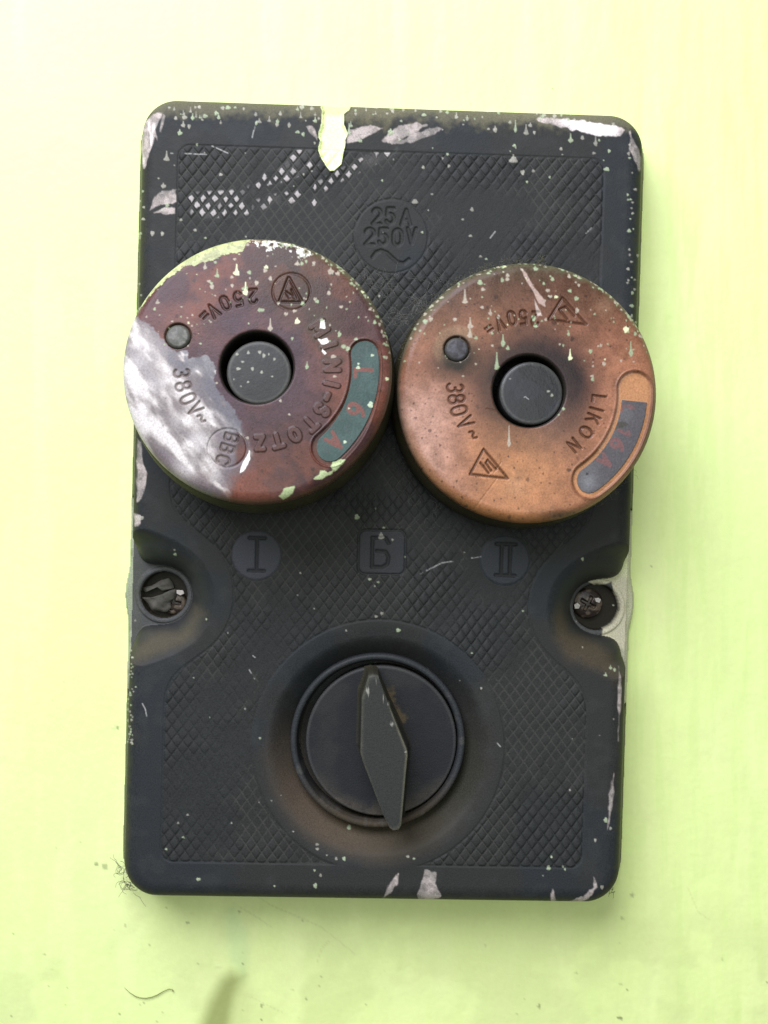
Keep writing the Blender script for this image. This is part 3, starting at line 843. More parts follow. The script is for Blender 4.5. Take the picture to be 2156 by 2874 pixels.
# ------------------------------------------------------------------ the two screw-in breakers
def breaker(cpx, r_px, face_h, tilt, label, left):
    """cpx: where the face centre is seen; face_h: mm off the wall"""
    c = wpx(cpx[0], cpx[1], face_h)
    R = 28.2
    ppm = r_px / R                         # photo units per mm on the face
    root = empty('circuit_breaker', ((c[0] - CX) * K, -(H_MM - .3) / 1000, (CY - c[1]) * K))
    dep = face_h - H_MM + .3               # face height above its seat
    root.rotation_euler = (math.radians(tilt[0]), 0, math.radians(tilt[1]))
    # keep the face centre where it belongs after tilting about the seat
    from mathutils import Euler, Vector
    sh = Euler(root.rotation_euler).to_matrix() @ Vector((0, -dep / 1000, 0))
    root.location = (root.location[0] - sh[0], root.location[1] - (sh[1] + dep / 1000), root.location[2] - sh[2])
    tag(root, label, 'circuit breaker', 'screw-in circuit breakers in the switch box')
    ox, oy = cpx
    def towards(x, y, s, ch, up_in, wid=1.0):
        v = (ox_c[0] - x, ox_c[1] - y)
        if not up_in: v = (-v[0], -v[1])
        return glyph(ch, x - ox, y - oy, v, s, wid)
    ox_c = cpx
    eng = []; raised = []
    if left:
        for ch, x, y in (('3', 510, 1047), ('8', 515, 1085), ('0', 529, 1121), ('V', 549, 1150), ('~', 566, 1176)):
            eng += towards(x, y, 43 if ch != '~' else 40, ch, True, .92)
        for ch, x, y in (('2', 709, 826), ('5', 667, 834), ('0', 630, 846), ('V', 597, 868), ('=', 569, 884)):
            eng += towards(x, y, 40 if ch != '=' else 44, ch, True, .92)
        upb = (1, .29)
        for ch, x, y in (('B', 651, 1231), ('B', 640, 1261), ('C', 629, 1293)):
            eng += glyph(ch, x - ox, y - oy, upb, 36, 1.0)
        tri = [(809 - ox, 769 - oy), (782 - ox, 842 - oy), (848 - ox, 842 - oy), (809 - ox, 769 - oy)]
        eng += [tri, [(800 - ox, 812 - oy), (812 - ox, 830 - oy)], [(818 - ox, 806 - oy), (830 - ox, 832 - oy)], [(800 - ox, 812 - oy), (830 - ox, 832 - oy)]]
        for ch, x, y, s, w_ in (('S', 905, 1152, 37, 1.05), ('T', 874, 1192, 37, 1.15), ('O', 829, 1222, 36, .9), ('T', 781, 1240, 37, 1.15), ('Z', 731, 1246, 37, 1.0), ('-', 921, 1115, 40, .95),
                            ('I', 932, 1079, 37, 1), ('N', 934, 1026, 37, 1.25), ('I', 925, 967, 37, 1), ('M', 897, 918, 38, 1.15)):
            raised += towards(x, y, s, ch, False, w_)
        circles = [(640 - ox, 1260 - oy, 54), (817 - ox, 812 - oy, 53)]
        arc = (306, 7.5, -47.5, 40.0)
        tb = (498 - ox, 941 - oy, 34.5)
        hole = (4, 1)
    else:
        for ch, x, y in (('3', 1278, 1089), ('8', 1282, 1121), ('0', 1289, 1153), ('V', 1306, 1187), ('~', 1327, 1220)):
            eng += towards(x, y, 44 if ch != '~' else 40, ch, True, .92)
        for ch, x, y in (('2', 1505, 893), ('5', 1471, 889), ('0', 1439, 892), ('V', 1405, 906), ('=', 1372, 924)):
            eng += towards(x, y, 38 if ch != '=' else 42, ch, True, .88)
        for ch, x, y in (('L', 1684, 1119), ('I', 1677, 1148), ('K', 1667, 1174), ('O', 1646, 1213), ('N', 1612, 1250)):
            eng += towards(x, y, 37 if ch != 'O' else 38, ch, False, 1.0 if ch != 'O' else .95)
        T = lambda *p: [(a - ox, b - oy) for a, b in p]
        eng += [T((1357, 1261), (1319, 1331), (1425, 1343), (1357, 1261)), T((1583, 832), (1543, 895), (1650, 908), (1583, 832))]
        eng += [T((1348, 1299), (1371, 1328)), T((1368, 1291), (1364, 1300), (1378, 1322)), T((1368, 1291), (1392, 1317)),
                T((1573, 866), (1596, 894)), T((1573, 866), (1592, 858), (1616, 884))]
        circles = []
        arc = (302, 1.5, -55.5, 37.0)
        tb = (1283 - ox, 979 - oy, 33.5)
        hole = (4, 0)
    ra, a1, a2, hw = arc
    def arc_sd(gx, gy, half, inner=0.0):
        th = np.degrees(np.arctan2(-gy, gx)); r = np.hypot(gx, gy)
        tc = np.clip(th, a2, a1)
        ax = ra * np.cos(np.radians(tc)); ay = -ra * np.sin(np.radians(tc))
        return np.hypot(gx - ax, gy - ay) - half
    hr = 7.55 if left else 7.7
    bev = 7.6
    rings = [(hr - .05, face_h - 8 - face_h)]
    rings = [(hr, -7.5), (hr, -4), (hr, -1.0), (hr + .05, -.5), (hr + .22, -.18), (hr + .5, -.03)]
    rf = R - 2.6
    rings += [(r, -0.9 * (r / R) ** 3) for r in np.arange(hr + .7, rf, .19)]
    e0 = -0.9 * (rf / R) ** 3
    nE = 22
    for i in range(nE + 1):
        a = math.radians(90 - 90 * i / nE)
        rings.append((rf + 2.6 * math.cos(a), e0 - 2.4 + 2.4 * math.sin(a)))
    rings += [(R, e0 - 3.2), (R - .02, e0 - 4.4), (R - .2, e0 - 5.4), (R - .5, e0 - 5.9), (R - 1.4, e0 - 6.1)]
    rings = [(r, h + 0.0) for r, h in rings]
    sc = ppm
    sdL = {}
    def disp(gx, gy, r, h):
        face = (r > hr + .3) & (r < R - .2) & (h > -3.2)
        de = line_sd(gx, gy, eng); w = 2.7 if left else 2.5
        g = 1 - ss(w - .9, w + 2.2, de)
        dr_ = line_sd(gx, gy, raised) if raised else np.full(gx.shape, 1e3)
        up = 1 - ss(6.2, 8.6, dr_)
        out = -.34 * g + .17 * up
        rim = np.full(gx.shape, 1e3)
        for cx_, cy_, cr_ in circles:
            dc = np.hypot(gx - cx_, gy - cy_)
            out -= .22 * (1 - ss(1.5, 4.2, np.abs(dc - cr_)))
        # seat of the small test button
        dt = np.hypot(gx - tb[0], gy - tb[1])
        out -= .9 * (1 - ss(tb[2] + .5, tb[2] + 4, dt))
        # label recess
        ds = arc_sd(gx, gy, hw)
        if left:
            skew = 10 * ss(60, 230, gy)
            out -= .55 * (1 - ss(1.0, 4.0, ds - skew * (gx < 235) * 1.0)) 
            out += .18 * (1 - ss(0, 3.2, np.abs(ds - skew - 5)))
        else:
            out -= .60 * (1 - ss(9.0, 14.0, ds))
            out += .16 * (1 - ss(0, 4.5, np.abs(ds - 17)))
        # hairline cracks on the orange head
        if not left:
            dk = line_sd(gx, gy, [[(-90, 245), (-150, 325), (-215, 392)], [(-82, 180), (-78, 200), (-100, 230)], [(-120, 50), (-60, 62)]])
            out -= .10 * (1 - ss(.6, 2.4, dk))
        n = fbm(gx + 500, gy + 500, 70, 3, 601 if left else 651)
        out += .10 * (n - .5)
        sdL['g'] = g; sdL['dr'] = dr_; sdL['ds'] = ds; sdL['dt'] = dt
        return np.where(face, out, .06 * (n - .5) * (r > hr + .3))
    def colf(gx, gy, r, h):
        X = gx + ox; Y = gy + oy
        sd = 600 if left else 650
        n1 = fbm(X, Y, 150, 5, sd + 1); n2 = fbm(X, Y, 34, 4, sd + 11, .6); n3 = fbm(X, Y, 11, 3, sd + 21); n4 = fbm(X, Y, 80, 4, sd + 31)
        rr = np.hypot(gx, gy)
        ang = np.degrees(np.arctan2(-gy, gx))
        col = np.zeros((len(gx), 3))
        if left:
            col[:] = (0.250, 0.122, 0.098)
            col = mix(col, .85 * ss(.42, .60, n1), (0.112, 0.062, 0.064))
            col = mix(col, .65 * ss(.46, .62, n4), (0.29, 0.120, 0.078))
            up = 1 - ss(-330, -120, gy + 90 * (n1 - .5))
            col = mix(col, .55 * up * ss(-120, 100, gx), (0.110, 0.080, 0.050))      # greasy dust toward the top
            col = mix(col, .55 * (1 - ss(-330, -180, gx)) * (1 - ss(-180, 20, gy)), (0.120, 0.070, 0.085))
            halo = np.exp(-((rr - 130) / 62) ** 2)
            col = mix(col, .70 * halo * (.35 + n1), (0.115, 0.080, 0.105))
            gr_ = np.exp(-((gx - 96) ** 2 + (gy + 215) ** 2) / 85 ** 2) + .8 * np.exp(-((gx - 185) ** 2 + (gy + 130) ** 2) / 70 ** 2)
            col = mix(col, .6 * gr_ * (.5 + n2), (0.085, 0.068, 0.045))
            lowr = np.exp(-((gx - 80) ** 2 + (gy - 130) ** 2) / 160 ** 2)
            col = mix(col, .4 * lowr, (0.15, 0.085, 0.085))
            blot = np.exp(-((gx - 70) ** 2 + (gy - 300) ** 2) / 60 ** 2) + np.exp(-((gx + 140) ** 2 + (gy + 130) ** 2) / 40 ** 2)
            col = mix(col, .55 * blot * ss(.3, .6, n2), (0.085, 0.065, 0.070))
        else:
            col[:] = (0.40, 0.205, 0.125)
            col = mix(col, .7 * ss(.42, .65, n1), (0.30, 0.150, 0.098))
            up = 1 - ss(-330, -60, gy + 110 * (n1 - .5))
            col = mix(col, .94 * up, (0.118, 0.066, 0.042))
            top = 1 - ss(-345, -290, gy + 30 * (n2 - .5) + .0015 * (gx) ** 2)
            col = mix(col, .5 * top, (0.10, 0.085, 0.050))
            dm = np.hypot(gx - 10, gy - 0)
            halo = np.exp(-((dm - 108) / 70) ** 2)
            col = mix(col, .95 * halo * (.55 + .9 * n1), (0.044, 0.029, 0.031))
            h2 = np.exp(-((gx - 60) ** 2 + (gy - 105) ** 2) / 80 ** 2)
            col = mix(col, .65 * h2, (0.17, 0.105, 0.095))
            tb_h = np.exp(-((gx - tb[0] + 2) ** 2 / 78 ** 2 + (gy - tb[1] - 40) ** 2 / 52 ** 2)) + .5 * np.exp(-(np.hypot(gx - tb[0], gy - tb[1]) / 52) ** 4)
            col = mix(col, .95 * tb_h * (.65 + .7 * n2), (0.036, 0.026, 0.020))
            ringp = (1 - ss(8, 20, np.abs(np.hypot(gx - tb[0], gy - tb[1]) - 52))) * ss(-40, 30, -(gx - tb[0]) * .5 - (gy - tb[1]))
            col = mix(col, .55 * ringp, (0.36, 0.25, 0.16))
            pk = (1 - ss(-300, -130, gx - 40 * (n1 - .5))) * ss(-70, 60, gy)
            col = mix(col, .85 * pk * (.5 + .6 * n2), (0.56, 0.37, 0.30))  # pale pink sheen painted into the colour at the left
            lo = np.exp(-((gx + 30) ** 2 + (gy - 250) ** 2) / 150 ** 2)
            col = mix(col, .75 * lo, (0.56, 0.30, 0.15))
            rt = ss(250, 345, gx) * ss(-40, 60, gy)
            col = mix(col, .6 * rt, (0.180, 0.092, 0.068))
            lowe = ss(335, 362, rr) * ss(40, 260, gy)
            col = mix(col, .6 * lowe * (gx < 60), (0.40, 0.17, 0.045))
            for bx_, by_, br_ in ((-40, 265, 1), (215, -240, 1)):
                b_ = np.exp(-((gx - bx_) ** 2 + (gy - by_) ** 2) / 30 ** 2)
                col = mix(col, .3 * b_, (0.44, 0.30, 0.2))
            b_ = np.exp(-((gx - 80) ** 2 / 60 ** 2 + (gy - 345) ** 2 / 12 ** 2))
            col = mix(col, .7 * b_, (0.12, 0.08, 0.05))
        col = np.power(col, 1.22) * 1.12 * (0.60 if left else 0.76) * (0.50 + .72 * n2 + .28 * n3)[:, None]
        # pits and dark specks
        r_ = np.random.default_rng(sd)
        pits = []
        for _ in range(560 if left else 460):
            a = r_.uniform(0, 6.283); q = math.sqrt(r_.uniform(.08, 1)) * 372
            pits.append((ox + q * math.cos(a), oy + q * math.sin(a), r_.uniform(1.0, 3.0) if r_.random() < .93 else r_.uniform(4, 6), 0))
        m, hu = splat(X, Y, pits, sd)
        col = mix(col, m * (.35 + .55 * hu), (0.035, 0.019, 0.014))
        rg = np.full(len(gx), .36 if left else .30) + .22 * (n2 - .5)
        if sdL:
            g = sdL['g']
            col = mix(col, .85 * g * (.7 + .5 * n2), (0.026, 0.013, 0.009) if left else (0.055, 0.023, 0.011))
            if left:
                dr_ = sdL['dr']
                col = mix(col, .85 * (1 - ss(.8, 3.2, np.abs(dr_ - 7.6))), (0.030, 0.018, 0.014))
                gy_u = (1 - ss(-40, 40, gy)) * (gx > 100) * (1 - ss(12, 22, dr_))
                col = mix(col, .70 * gy_u, (0.050, 0.036, 0.026))
                col = mix(col, .45 * (1 - ss(6, 8, dr_)), (0.080, 0.042, 0.035))
            ds = sdL['ds']
            if left:
                col = mix(col, .45 * (1 - ss(1, 5, np.abs(ds - 6))), (0.05, 0.026, 0.016))
            else:
                col = mix(col, .80 * (1 - ss(6, 12, ds)), (0.44, 0.22, 0.10))
                inn = (1 - ss(2, 6, np.abs(ds - 10))) * (rr < ra) * (ang > -40)
                col = mix(col, .6 * inn, (0.50, 0.30, 0.21))
                col = mix(col, .55 * (1 - ss(1, 4, np.abs(ds - 16))), (0.10, 0.042, 0.02))
            col = mix(col, .6 * (1 - ss(2, 9, np.abs(sdL['dt'] - tb[2] - 2))), (0.045, 0.036, 0.025))
        ob = np.interp(ang, [15, 35, 80, 92], [0, 1, 1, 0]) if left else np.interp(ang, [30, 70, 150, 178], [.35, 1, 1, 0])
        ow = 26 if left else 30
        om = ob * ss(378 - ow, 376, r * ppm + 26 * (n3 - .5) + 18 * (n2 - .5)) if left else ob * ss(368 - ow, 364, r * ppm + 26 * (n3 - .5) + 18 * (n2 - .5))
        col = mix(col, .85 * om, (0.075, 0.070, 0.040)); rg = rg + .3 * om
        # dirty back edge
        ed = ss(R - .9, R - .05, r) * 1.0
        col = mix(col, .75 * ed * (1 - ss(0, 250, gy)), (0.085, 0.082, 0.052))
        if left:
            col = mix(col, .7 * ed * ss(60, 260, gy), (0.10, 0.055, 0.035))
            # white-grey smear over the lower left, with its glossy sheen painted in
            Zp = [(320 + a * .4822, 640 + b * .4822) for a, b in
                  [(130, 500), (210, 570), (290, 640), (310, 690), (360, 715), (435, 700), (428, 765), (480, 745), (530, 732), (590, 790), (592, 920), (640, 985), (700, 1060), (745, 1130),
                   (752, 1190), (790, 1300), (770, 1380), (700, 1460), (640, 1570), (400, 1640), (-60, 1300), (-60, 500)]]
            sdp = poly_sd(X, Y, Zp)
            soft = 2.2 + 26 * ss(1150, 1330, Y + .3 * X - 180)
            ml = 1 - ss(-soft, soft, sdp + 14 * (n3 - .5) + 10 * (n2 - .5))
            # streaks of smear and sheen run down to the right
            s1 = fbm((X * .64 + Y * .77) * .55, (X * .77 - Y * .64) * 1.5, 58, 4, 703)
            s2 = fbm((X * .64 + Y * .77) * .7, (X * .77 - Y * .64) * 1.2, 24, 3, 711)
            s1 = s1 + .10 * (1 - ss(360, 520, X))
            inner = ss(-75, -15, sdp) * (X > 470)
            cw = np.zeros((len(gx), 3)); cw[:] = (0.170, 0.150, 0.146)
            cw = mix(cw, ss(.44, .62, s1 + .15 * (s2 - .5)), (0.40, 0.37, 0.35))
            cw = mix(cw, .8 * ss(.56, .70, s1 + .3 * (s2 - .5)), (0.62, 0.60, 0.57))
            cw = mix(cw, .8 * ss(.52, .40, s1) if False else .7 * (1 - ss(.34, .46, s1)), (0.155, 0.138, 0.150))
            cw = mix(cw, .80 * inner * (1 - ss(.60, .75, s2)), (0.110, 0.112, 0.128))
            for hx, hy, hr_, st_ in ((560, 1240, 30, .9), (398, 1000, 62, .6), (520, 1320, 34, .7), (450, 1080, 40, .55), (500, 1180, 26, .4)):  # bright highlights painted as soft blobs in the smear
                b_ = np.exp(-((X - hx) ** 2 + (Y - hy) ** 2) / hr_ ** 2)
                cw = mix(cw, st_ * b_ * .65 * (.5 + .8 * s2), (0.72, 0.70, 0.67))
            lowm = ss(1180, 1330, Y) * ss(-60, 0, sdp + 60)
            cw = mix(cw, .25 * lowm, (0.17, 0.12, 0.11))
            ring_ = np.hypot(X - 640, Y - 1260)
            bb = (ring_ < 54) * ss(655, 672, X + 12 * (n2 - .5))
            ml = ml * (1 - .9 * bb)
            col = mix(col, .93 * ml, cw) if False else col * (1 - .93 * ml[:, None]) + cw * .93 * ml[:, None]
            col = mix(col, .75 * sdL['g'] * ml, (0.105, 0.078, 0.068))
            m, hu = splat(X, Y, [(ox + r_.uniform(-360, -60), oy + r_.uniform(-120, 320), r_.uniform(1, 2.6), 0) for _ in range(120)], 6)
            col = mix(col, .5 * m * ml, (0.10, 0.08, 0.08))
            rg = rg * (1 - ml) + (.34 + .25 * n2) * ml
            # thick wall paint along the upper left rim
            bandw = 44 * ss(150, 118, ang) * (1 - ss(92, 97.5, 180 - ang + 0) if False else 1) if False else np.interp(ang, [88, 93, 97, 100, 104, 112, 118, 126, 134, 142, 150, 156], [0, 0, 36, 42, 38, 44, 40, 20, 17, 13, 6, 0])
            rim = (r * ppm > 381 - bandw + 12 * (n3 - .5) + 6 * (n2 - .5)) & (bandw > 2)
            rimm = rim * 1.0
            cwp = mix(np.tile(np.array([[0.40, 0.44, 0.21]]), (len(gx), 1)), .8 * ss(.4, .6, n3), (0.27, 0.28, 0.15))
            col = col * (1 - rimm[:, None]) + cwp * rimm[:, None]
            bw2 = np.interp(ang, [64, 68, 73, 78, 82, 86, 90, 93], [0, 28, 34, 12, 22, 34, 24, 0])
            rim2 = (r * ppm > 368 - bw2 + 30 * (n3 - .5)) & (r * ppm < 369 + 6 * n3) & (bw2 > 2) & (n3 + .5 * (n2 - .5) > .46)
            col = np.where(rim2[:, None], np.where((n3 > .54)[:, None], (0.62, 0.62, 0.58), (0.26, 0.26, 0.19)), col)
            # chips of green paint lower right
            Z3 = lambda p: [(680 + a * .2532, 960 + b * .2532) for a, b in p]
            for pts in (Z3([(1075, 1300), (1150, 1308), (1140, 1340), (1090, 1372), (1030, 1430), (985, 1392), (1010, 1330)]),
                        Z3([(800, 1525), (862, 1470), (875, 1435), (920, 1428), (950, 1455), (1010, 1432), (985, 1470), (930, 1495), (890, 1530)]),
                        [(785, 1394), (800, 1372), (830, 1366), (822, 1386), (796, 1402)]):
                e_ = poly_sd(X, Y, pts, 20) + 7 * (n3 - .5)
                col = mix(col, 1 - ss(-1.5, 1.5, e_), (0.38, 0.46, 0.24))
            for pts in ([(901, 897), (910, 895), (912, 918), (898, 918)], [(892, 948), (902, 950), (918, 946), (924, 958), (912, 964), (902, 964)], [(903, 975), (916, 990), (912, 994), (904, 984)],
                        [(676, 1330), (684, 1300), (700, 1275), (702, 1268), (704, 1290), (690, 1320)]):
                e_ = poly_sd(X, Y, pts, 20) + 5 * (n3 - .5)
                col = mix(col, 1 - ss(-1.5, 1.5, e_), (0.88, 0.88, 0.80))
            dots = [(606, 766, 5.5, 20), (571, 742, 5, 18), (600, 726, 4, 0), (655, 717, 4, 0), (661, 758, 8, 26), (687, 815, 7.5, 30), (686, 804, 8, 0), (697, 756, 5.5, 0), (718, 787, 6, 0),
                    (742, 750, 6, 8), (745, 740, 5, 6), (757, 774, 5.5, 0), (648, 770, 4.5, 4), (649, 795, 4.5, 4), (758, 920, 6.5, 30), (834, 899, 7, 12), (833, 730, 6, 10), (846, 729, 5, 0),
                    (880, 727, 5, 0), (858, 722, 4, 0), (928, 752, 8, 14), (948, 757, 6, 8), (592, 798, 6, 8), (438, 843, 5, 10), (430, 862, 4, 0), (583, 782, 4.5, 0), (590, 788, 4, 0),
                    (923, 815, 5.5, 4), (953, 935, 6, 10), (1053, 898, 5, 8), (1000, 948, 4.5, 0), (965, 970, 6, 6), (977, 976, 6.5, 0), (727, 866, 5, 0), (735, 866, 5, 0), (802, 877, 5, 0),
                    (862, 1030, 5, 16), (820, 948, 4, 0), (903, 895, 4.5, 0), (890, 840, 5, 0), (884, 833, 4.5, 0), (958, 855, 4.5, 0), (849, 846, 6, 0), (826, 868, 5, 0), (813, 1165, 3, 0),
                    (788, 1126, 4, 0), (697, 905, 2.5, 0), (590, 901, 3, 0), (609, 1076, 3, 0), (562, 963, 3, 0), (696, 1231, 4, 0), (560, 704, 3, 0), (1070, 800, 4, 6), (460, 965, 3, 0), (527, 903, 3, 0),
                    (780, 846, 4, 0), (940, 1056, 4, 0), (936, 999, 6, 0), (1088, 1060, 5, 5), (1040, 860, 4, 0)]
            for _ in range(75):
                a = r_.uniform(20, 165); q = 372 * math.sqrt(r_.uniform(.25, 1))
                dots.append((ox + q * math.cos(math.radians(a)), oy - q * math.sin(math.radians(a)), r_.uniform(1.2, 2.9), 0))
            for _ in range(70):
                a = r_.uniform(5, 95); q = 372 + r_.normal(0, 6)
                dots.append((ox + q * math.cos(math.radians(a)), oy - q * math.sin(math.radians(a)), r_.uniform(2, 5), 0))
        else:
            # pale sheen on the left side is already in the colour; a long paint streak near the top
            e_ = poly_sd(X, Y, [(1466, 748), (1480, 760), (1500, 800), (1530, 838), (1533, 858), (1515, 848), (1500, 815), (1478, 780)], 20) + 4 * (n3 - .5)
            col = mix(col, .8 * (1 - ss(-2, 2, e_)), (0.42, 0.32, 0.27))
            e_ = poly_sd(X, Y, [(1503, 838), (1512, 858), (1520, 872), (1524, 885), (1512, 884), (1506, 862)], 20) + 4 * (n3 - .5)
            col = mix(col, .8 * (1 - ss(-2, 2, e_)), (0.45, 0.38, 0.33))
            dots = [(1307, 844, 7, 36), (1320, 941, 7, 30), (1321, 915, 7, 26), (1337, 948, 4.5, 0), (1395, 1030, 7.5, 42), (1413, 964, 7, 26), (1426, 977, 5, 8), (1602, 1004, 6, 26),
                    (1428, 1246, 6, 52), (1776, 989, 7, 34), (1665, 1063, 5, 0), (1664, 1054, 4, 0), (1350, 790, 7, 0), (1358, 810, 5, 8), (1378, 879, 5, 14), (1428, 769, 5, 6), (1413, 783, 5, 8),
                    (1427, 780, 5, 0), (1508, 749, 6, 10), (1530, 792, 4, 0), (1555, 779, 5, 0), (1541, 812, 5, 0), (1564, 830, 4.5, 0), (1548, 829, 4.5, 0), (1622, 834, 6, 8), (1624, 868, 6, 8),
                    (1500, 890, 7, 0), (1505, 912, 6, 0), (1534, 895, 4, 0), (1400, 888, 5, 4), (1355, 861, 4.5, 0), (1211, 895, 6, 6), (1195, 900, 6, 4), (1278, 896, 5, 6), (1603, 770, 5, 10),
                    (1632, 772, 5, 8), (1604, 812, 5, 0), (1598, 936, 4.5, 0), (1690, 967, 4, 0), (1660, 984, 5.5, 0), (1698, 1020, 5, 6), (1747, 1010, 3.5, 0), (1763, 921, 8, 10), (1775, 880, 8, 24),
                    (1790, 932, 5, 0), (1382, 935, 3.5, 0), (1383, 970, 3.5, 0), (1336, 1022, 3, 0), (1583, 968, 3, 0), (1573, 965, 3, 0), (1582, 1147, 4, 0), (1568, 1163, 3, 0), (1630, 795, 4, 0), (1680, 788, 4, 0)]
            for _ in range(80):
                a = r_.uniform(15, 168); q = 362 * math.sqrt(r_.uniform(.22, 1))
                dots.append((ox + q * math.cos(math.radians(a)), oy - q * math.sin(math.radians(a)), r_.uniform(1.2, 2.9), 0))
            for _ in range(80):
                a = r_.uniform(25, 160); q = 362 + r_.normal(0, 6)
                dots.append((ox + q * math.cos(math.radians(a)), oy - q * math.sin(math.radians(a)), r_.uniform(2, 5), 0))
        m, hu = splat(X, Y, dots, sd + 5)
        m *= (rr > hr * ppm + 3)
        pc = np.where((hu < .45)[:, None], (0.40, 0.36, 0.28), (0.28, 0.35, 0.21))
        pc = np.where((hu > .93)[:, None], (0.60, 0.64, 0.38), pc)
        m = m * (.72 + .28 * hu)
        col = col * (1 - m[:, None]) + pc * m[:, None]
        rg = rg * (1 - m) + .45 * m
        inside = r < hr + .3
        col = np.where(inside[:, None], (0.018, 0.016, 0.012), col)
        return col, rg
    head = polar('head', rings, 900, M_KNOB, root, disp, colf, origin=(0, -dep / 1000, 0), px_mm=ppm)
    # dark skirt behind the head
    def bcol(gx, gy, r, h):
        n = fbm(gx + 300, gy + 300, 40, 4, 801)
        c_ = np.zeros((len(gx), 3)); c_[:] = (0.024, 0.022, 0.010) if left else (0.026, 0.022, 0.010)
        c_ = mix(c_, .5 * ss(.5, .7, n), (0.040, 0.036, 0.018))
        return c_, np.full(len(gx), .6)
    z0 = e0 - 6.0
    polar('skirt', [(R - 1.6, z0 + .1), (R - .6, z0 - .2), (R - .1, z0 - .8), (R + .5, z0 - 2), (R + .9, z0 - 5), (R + .9, z0 - 8), (R - 1, -dep + 2), (R - 3, -dep), (R - 3.2, -dep - 1.5)], 180, M_KNOB, root,
          None, bcol, origin=(0, -dep / 1000, 0))
    # centre button
    bt = -1.5 if left else -1.2
    br = 6.75 if left else 6.85
    def btcol(gx, gy, r, h):
        n = fbm(gx + 300, gy + 300, 60, 4, 811); n2 = fbm(gx + 300, gy, 12, 3, 821)
        c_ = np.zeros((len(gx), 3)); c_[:] = (0.019, 0.021, 0.020) if left else (0.012, 0.013, 0.016)
        c_ = mix(c_, .7 * ss(.4, .7, n), (0.031, 0.034, 0.031) if left else (0.023, 0.024, 0.034))
        e = 1 - ss(.2, .7, np.abs(r - (br - .35)))
        c_ = mix(c_, .3 * e, (0.14, 0.14, 0.12))
        if left:
            dd = [(-58, -10, 5, 4), (-30, -56, 4, 6), (-62, -52, 4, 0), (-46, -30, 3.5, 0), (2, -58, 4.5, 0), (14, -48, 5, 0), (44, -38, 3.5, 0), (28, -52, 2.5, 0), (-18, -10, 4.5, 3), (8, 0, 4, 0), (-30, 28, 3, 0),
                  (-70, 20, 2, 0), (38, 12, 2.5, 0), (-50, 40, 2, 0)]
        else:
            dd = [(48, -5, 3.5, 0), (58, 6, 4, 0), (-20, 12, 1.5, 0), (-60, -40, 2, 0)]
        m, hu = splat(gx, gy, dd, 3)
        c_ = mix(c_, .7 * m, (0.36, 0.36, 0.29))
        if not left:
            c_ = mix(c_, .6 * (1 - ss(.5, 2, seg_d(gx, gy, (-18, 10), (-8, 18)))), (.4, .4, .4))
        return c_, np.full(len(gx), .48 if left else .30) + .15 * (n - .5)
    b1 = polar('reset_button', [(.01, bt + .12)] + [(r, bt + .12 - .12 * (r / br) ** 2) for r in np.arange(.2, br - .7, .18)] + arc_round(br - .6, bt - .6, .6, 90, 0, 6) + [(br, -7.4)], 240, M_BUTTON, root,
          lambda gx, gy, r, h: np.where(h > bt - .5, .05 * (fbm(gx, gy + 40, 22, 3, 831) - .5), 0), btcol,
          origin=((hole[0] + (0 if left else 5)) / ppm / 1000, -dep / 1000, -(hole[1] + (9 if left else 4)) / ppm / 1000), px_mm=ppm)
    # test button
    tr = tb[2] / ppm
    def tcol(gx, gy, r, h):
        n = fbm(gx + 30, gy + 300, 20, 4, 841)
        c_ = np.zeros((len(gx), 3)); c_[:] = (0.085, 0.088, 0.074) if left else (0.036, 0.034, 0.038)
        c_ = mix(c_, .6 * ss(.45, .6, n), (0.17, 0.17, 0.15) if left else (0.08, 0.08, 0.095))
        c_ = mix(c_, .6 * (1 - ss(.1, .4, np.abs(r - tr + .25))), (0.06, 0.06, 0.045))
        return c_, np.full(len(gx), .5)
    tcg = (tb[0], tb[1] + 2)
    polar('test_button', [(.01, .62)] + [(r, .62 - .03 * r * r) for r in np.arange(.15, tr - .5, .15)] + [(tr - .4, .42), (tr - .1, .1), (tr, -.4), (tr, -1.6)], 72, M_BUTTON, root,
          lambda gx, gy, r, h: np.where(h > .2, .07 * (fbm(gx, gy, 12, 2, 851) - .5), 0), tcol,
          origin=(tcg[0] / ppm / 1000, -(dep - .35) / 1000, -tcg[1] / ppm / 1000), px_mm=ppm)
    # rating label strip
    A0 = a1 if left else a1 - 6.5
    nt, nw = 260, 46
    t = np.linspace(0, 1, nt); s = np.linspace(-1, 1, nw)
    T, S = np.meshgrid(t, s, indexing='ij')
    # straight part plus rounded ends
    hwi = hw - 1.0
    endlen = hwi / ra * 57.3
    lo = a2 - endlen; hi = (A0 + endlen) if left else A0
    angm = lo + (hi - lo) * T
    half = np.full(T.shape, hwi)
    k1 = np.clip((a2 - angm) / endlen, 0, 1); half = half * np.sqrt(np.maximum(0, 1 - k1 ** 2))
    if left:
        k2 = np.clip((angm - A0) / endlen, 0, 1); half = half * np.sqrt(np.maximum(0, 1 - k2 ** 2))
    RR = ra + S * half
    gx = (RR * np.cos(np.radians(angm))).ravel(); gy = (-RR * np.sin(np.radians(angm))).ravel()
    X = gx + ox; Y = gy + oy
    n1 = fbm(X, Y, 40, 4, 861); n2 = fbm(X, Y, 12, 3, 871)
    rr_mm = np.hypot(gx, gy) / ppm
    hh = -0.9 * (rr_mm / R) ** 3 - (.30 if left else .42) + .05 * (n1 - .5)
    col = np.zeros((len(gx), 3)); col[:] = (0.040, 0.072, 0.064) if left else (0.082, 0.078, 0.082)
    col = mix(col, .7 * ss(.4, .62, n1), (0.056, 0.096, 0.086) if left else (0.11, 0.108, 0.11))
    col = mix(col, .5 * ss(.55, .7, n2), (0.06, 0.075, 0.072) if left else (0.085, 0.08, 0.085))
    G = []
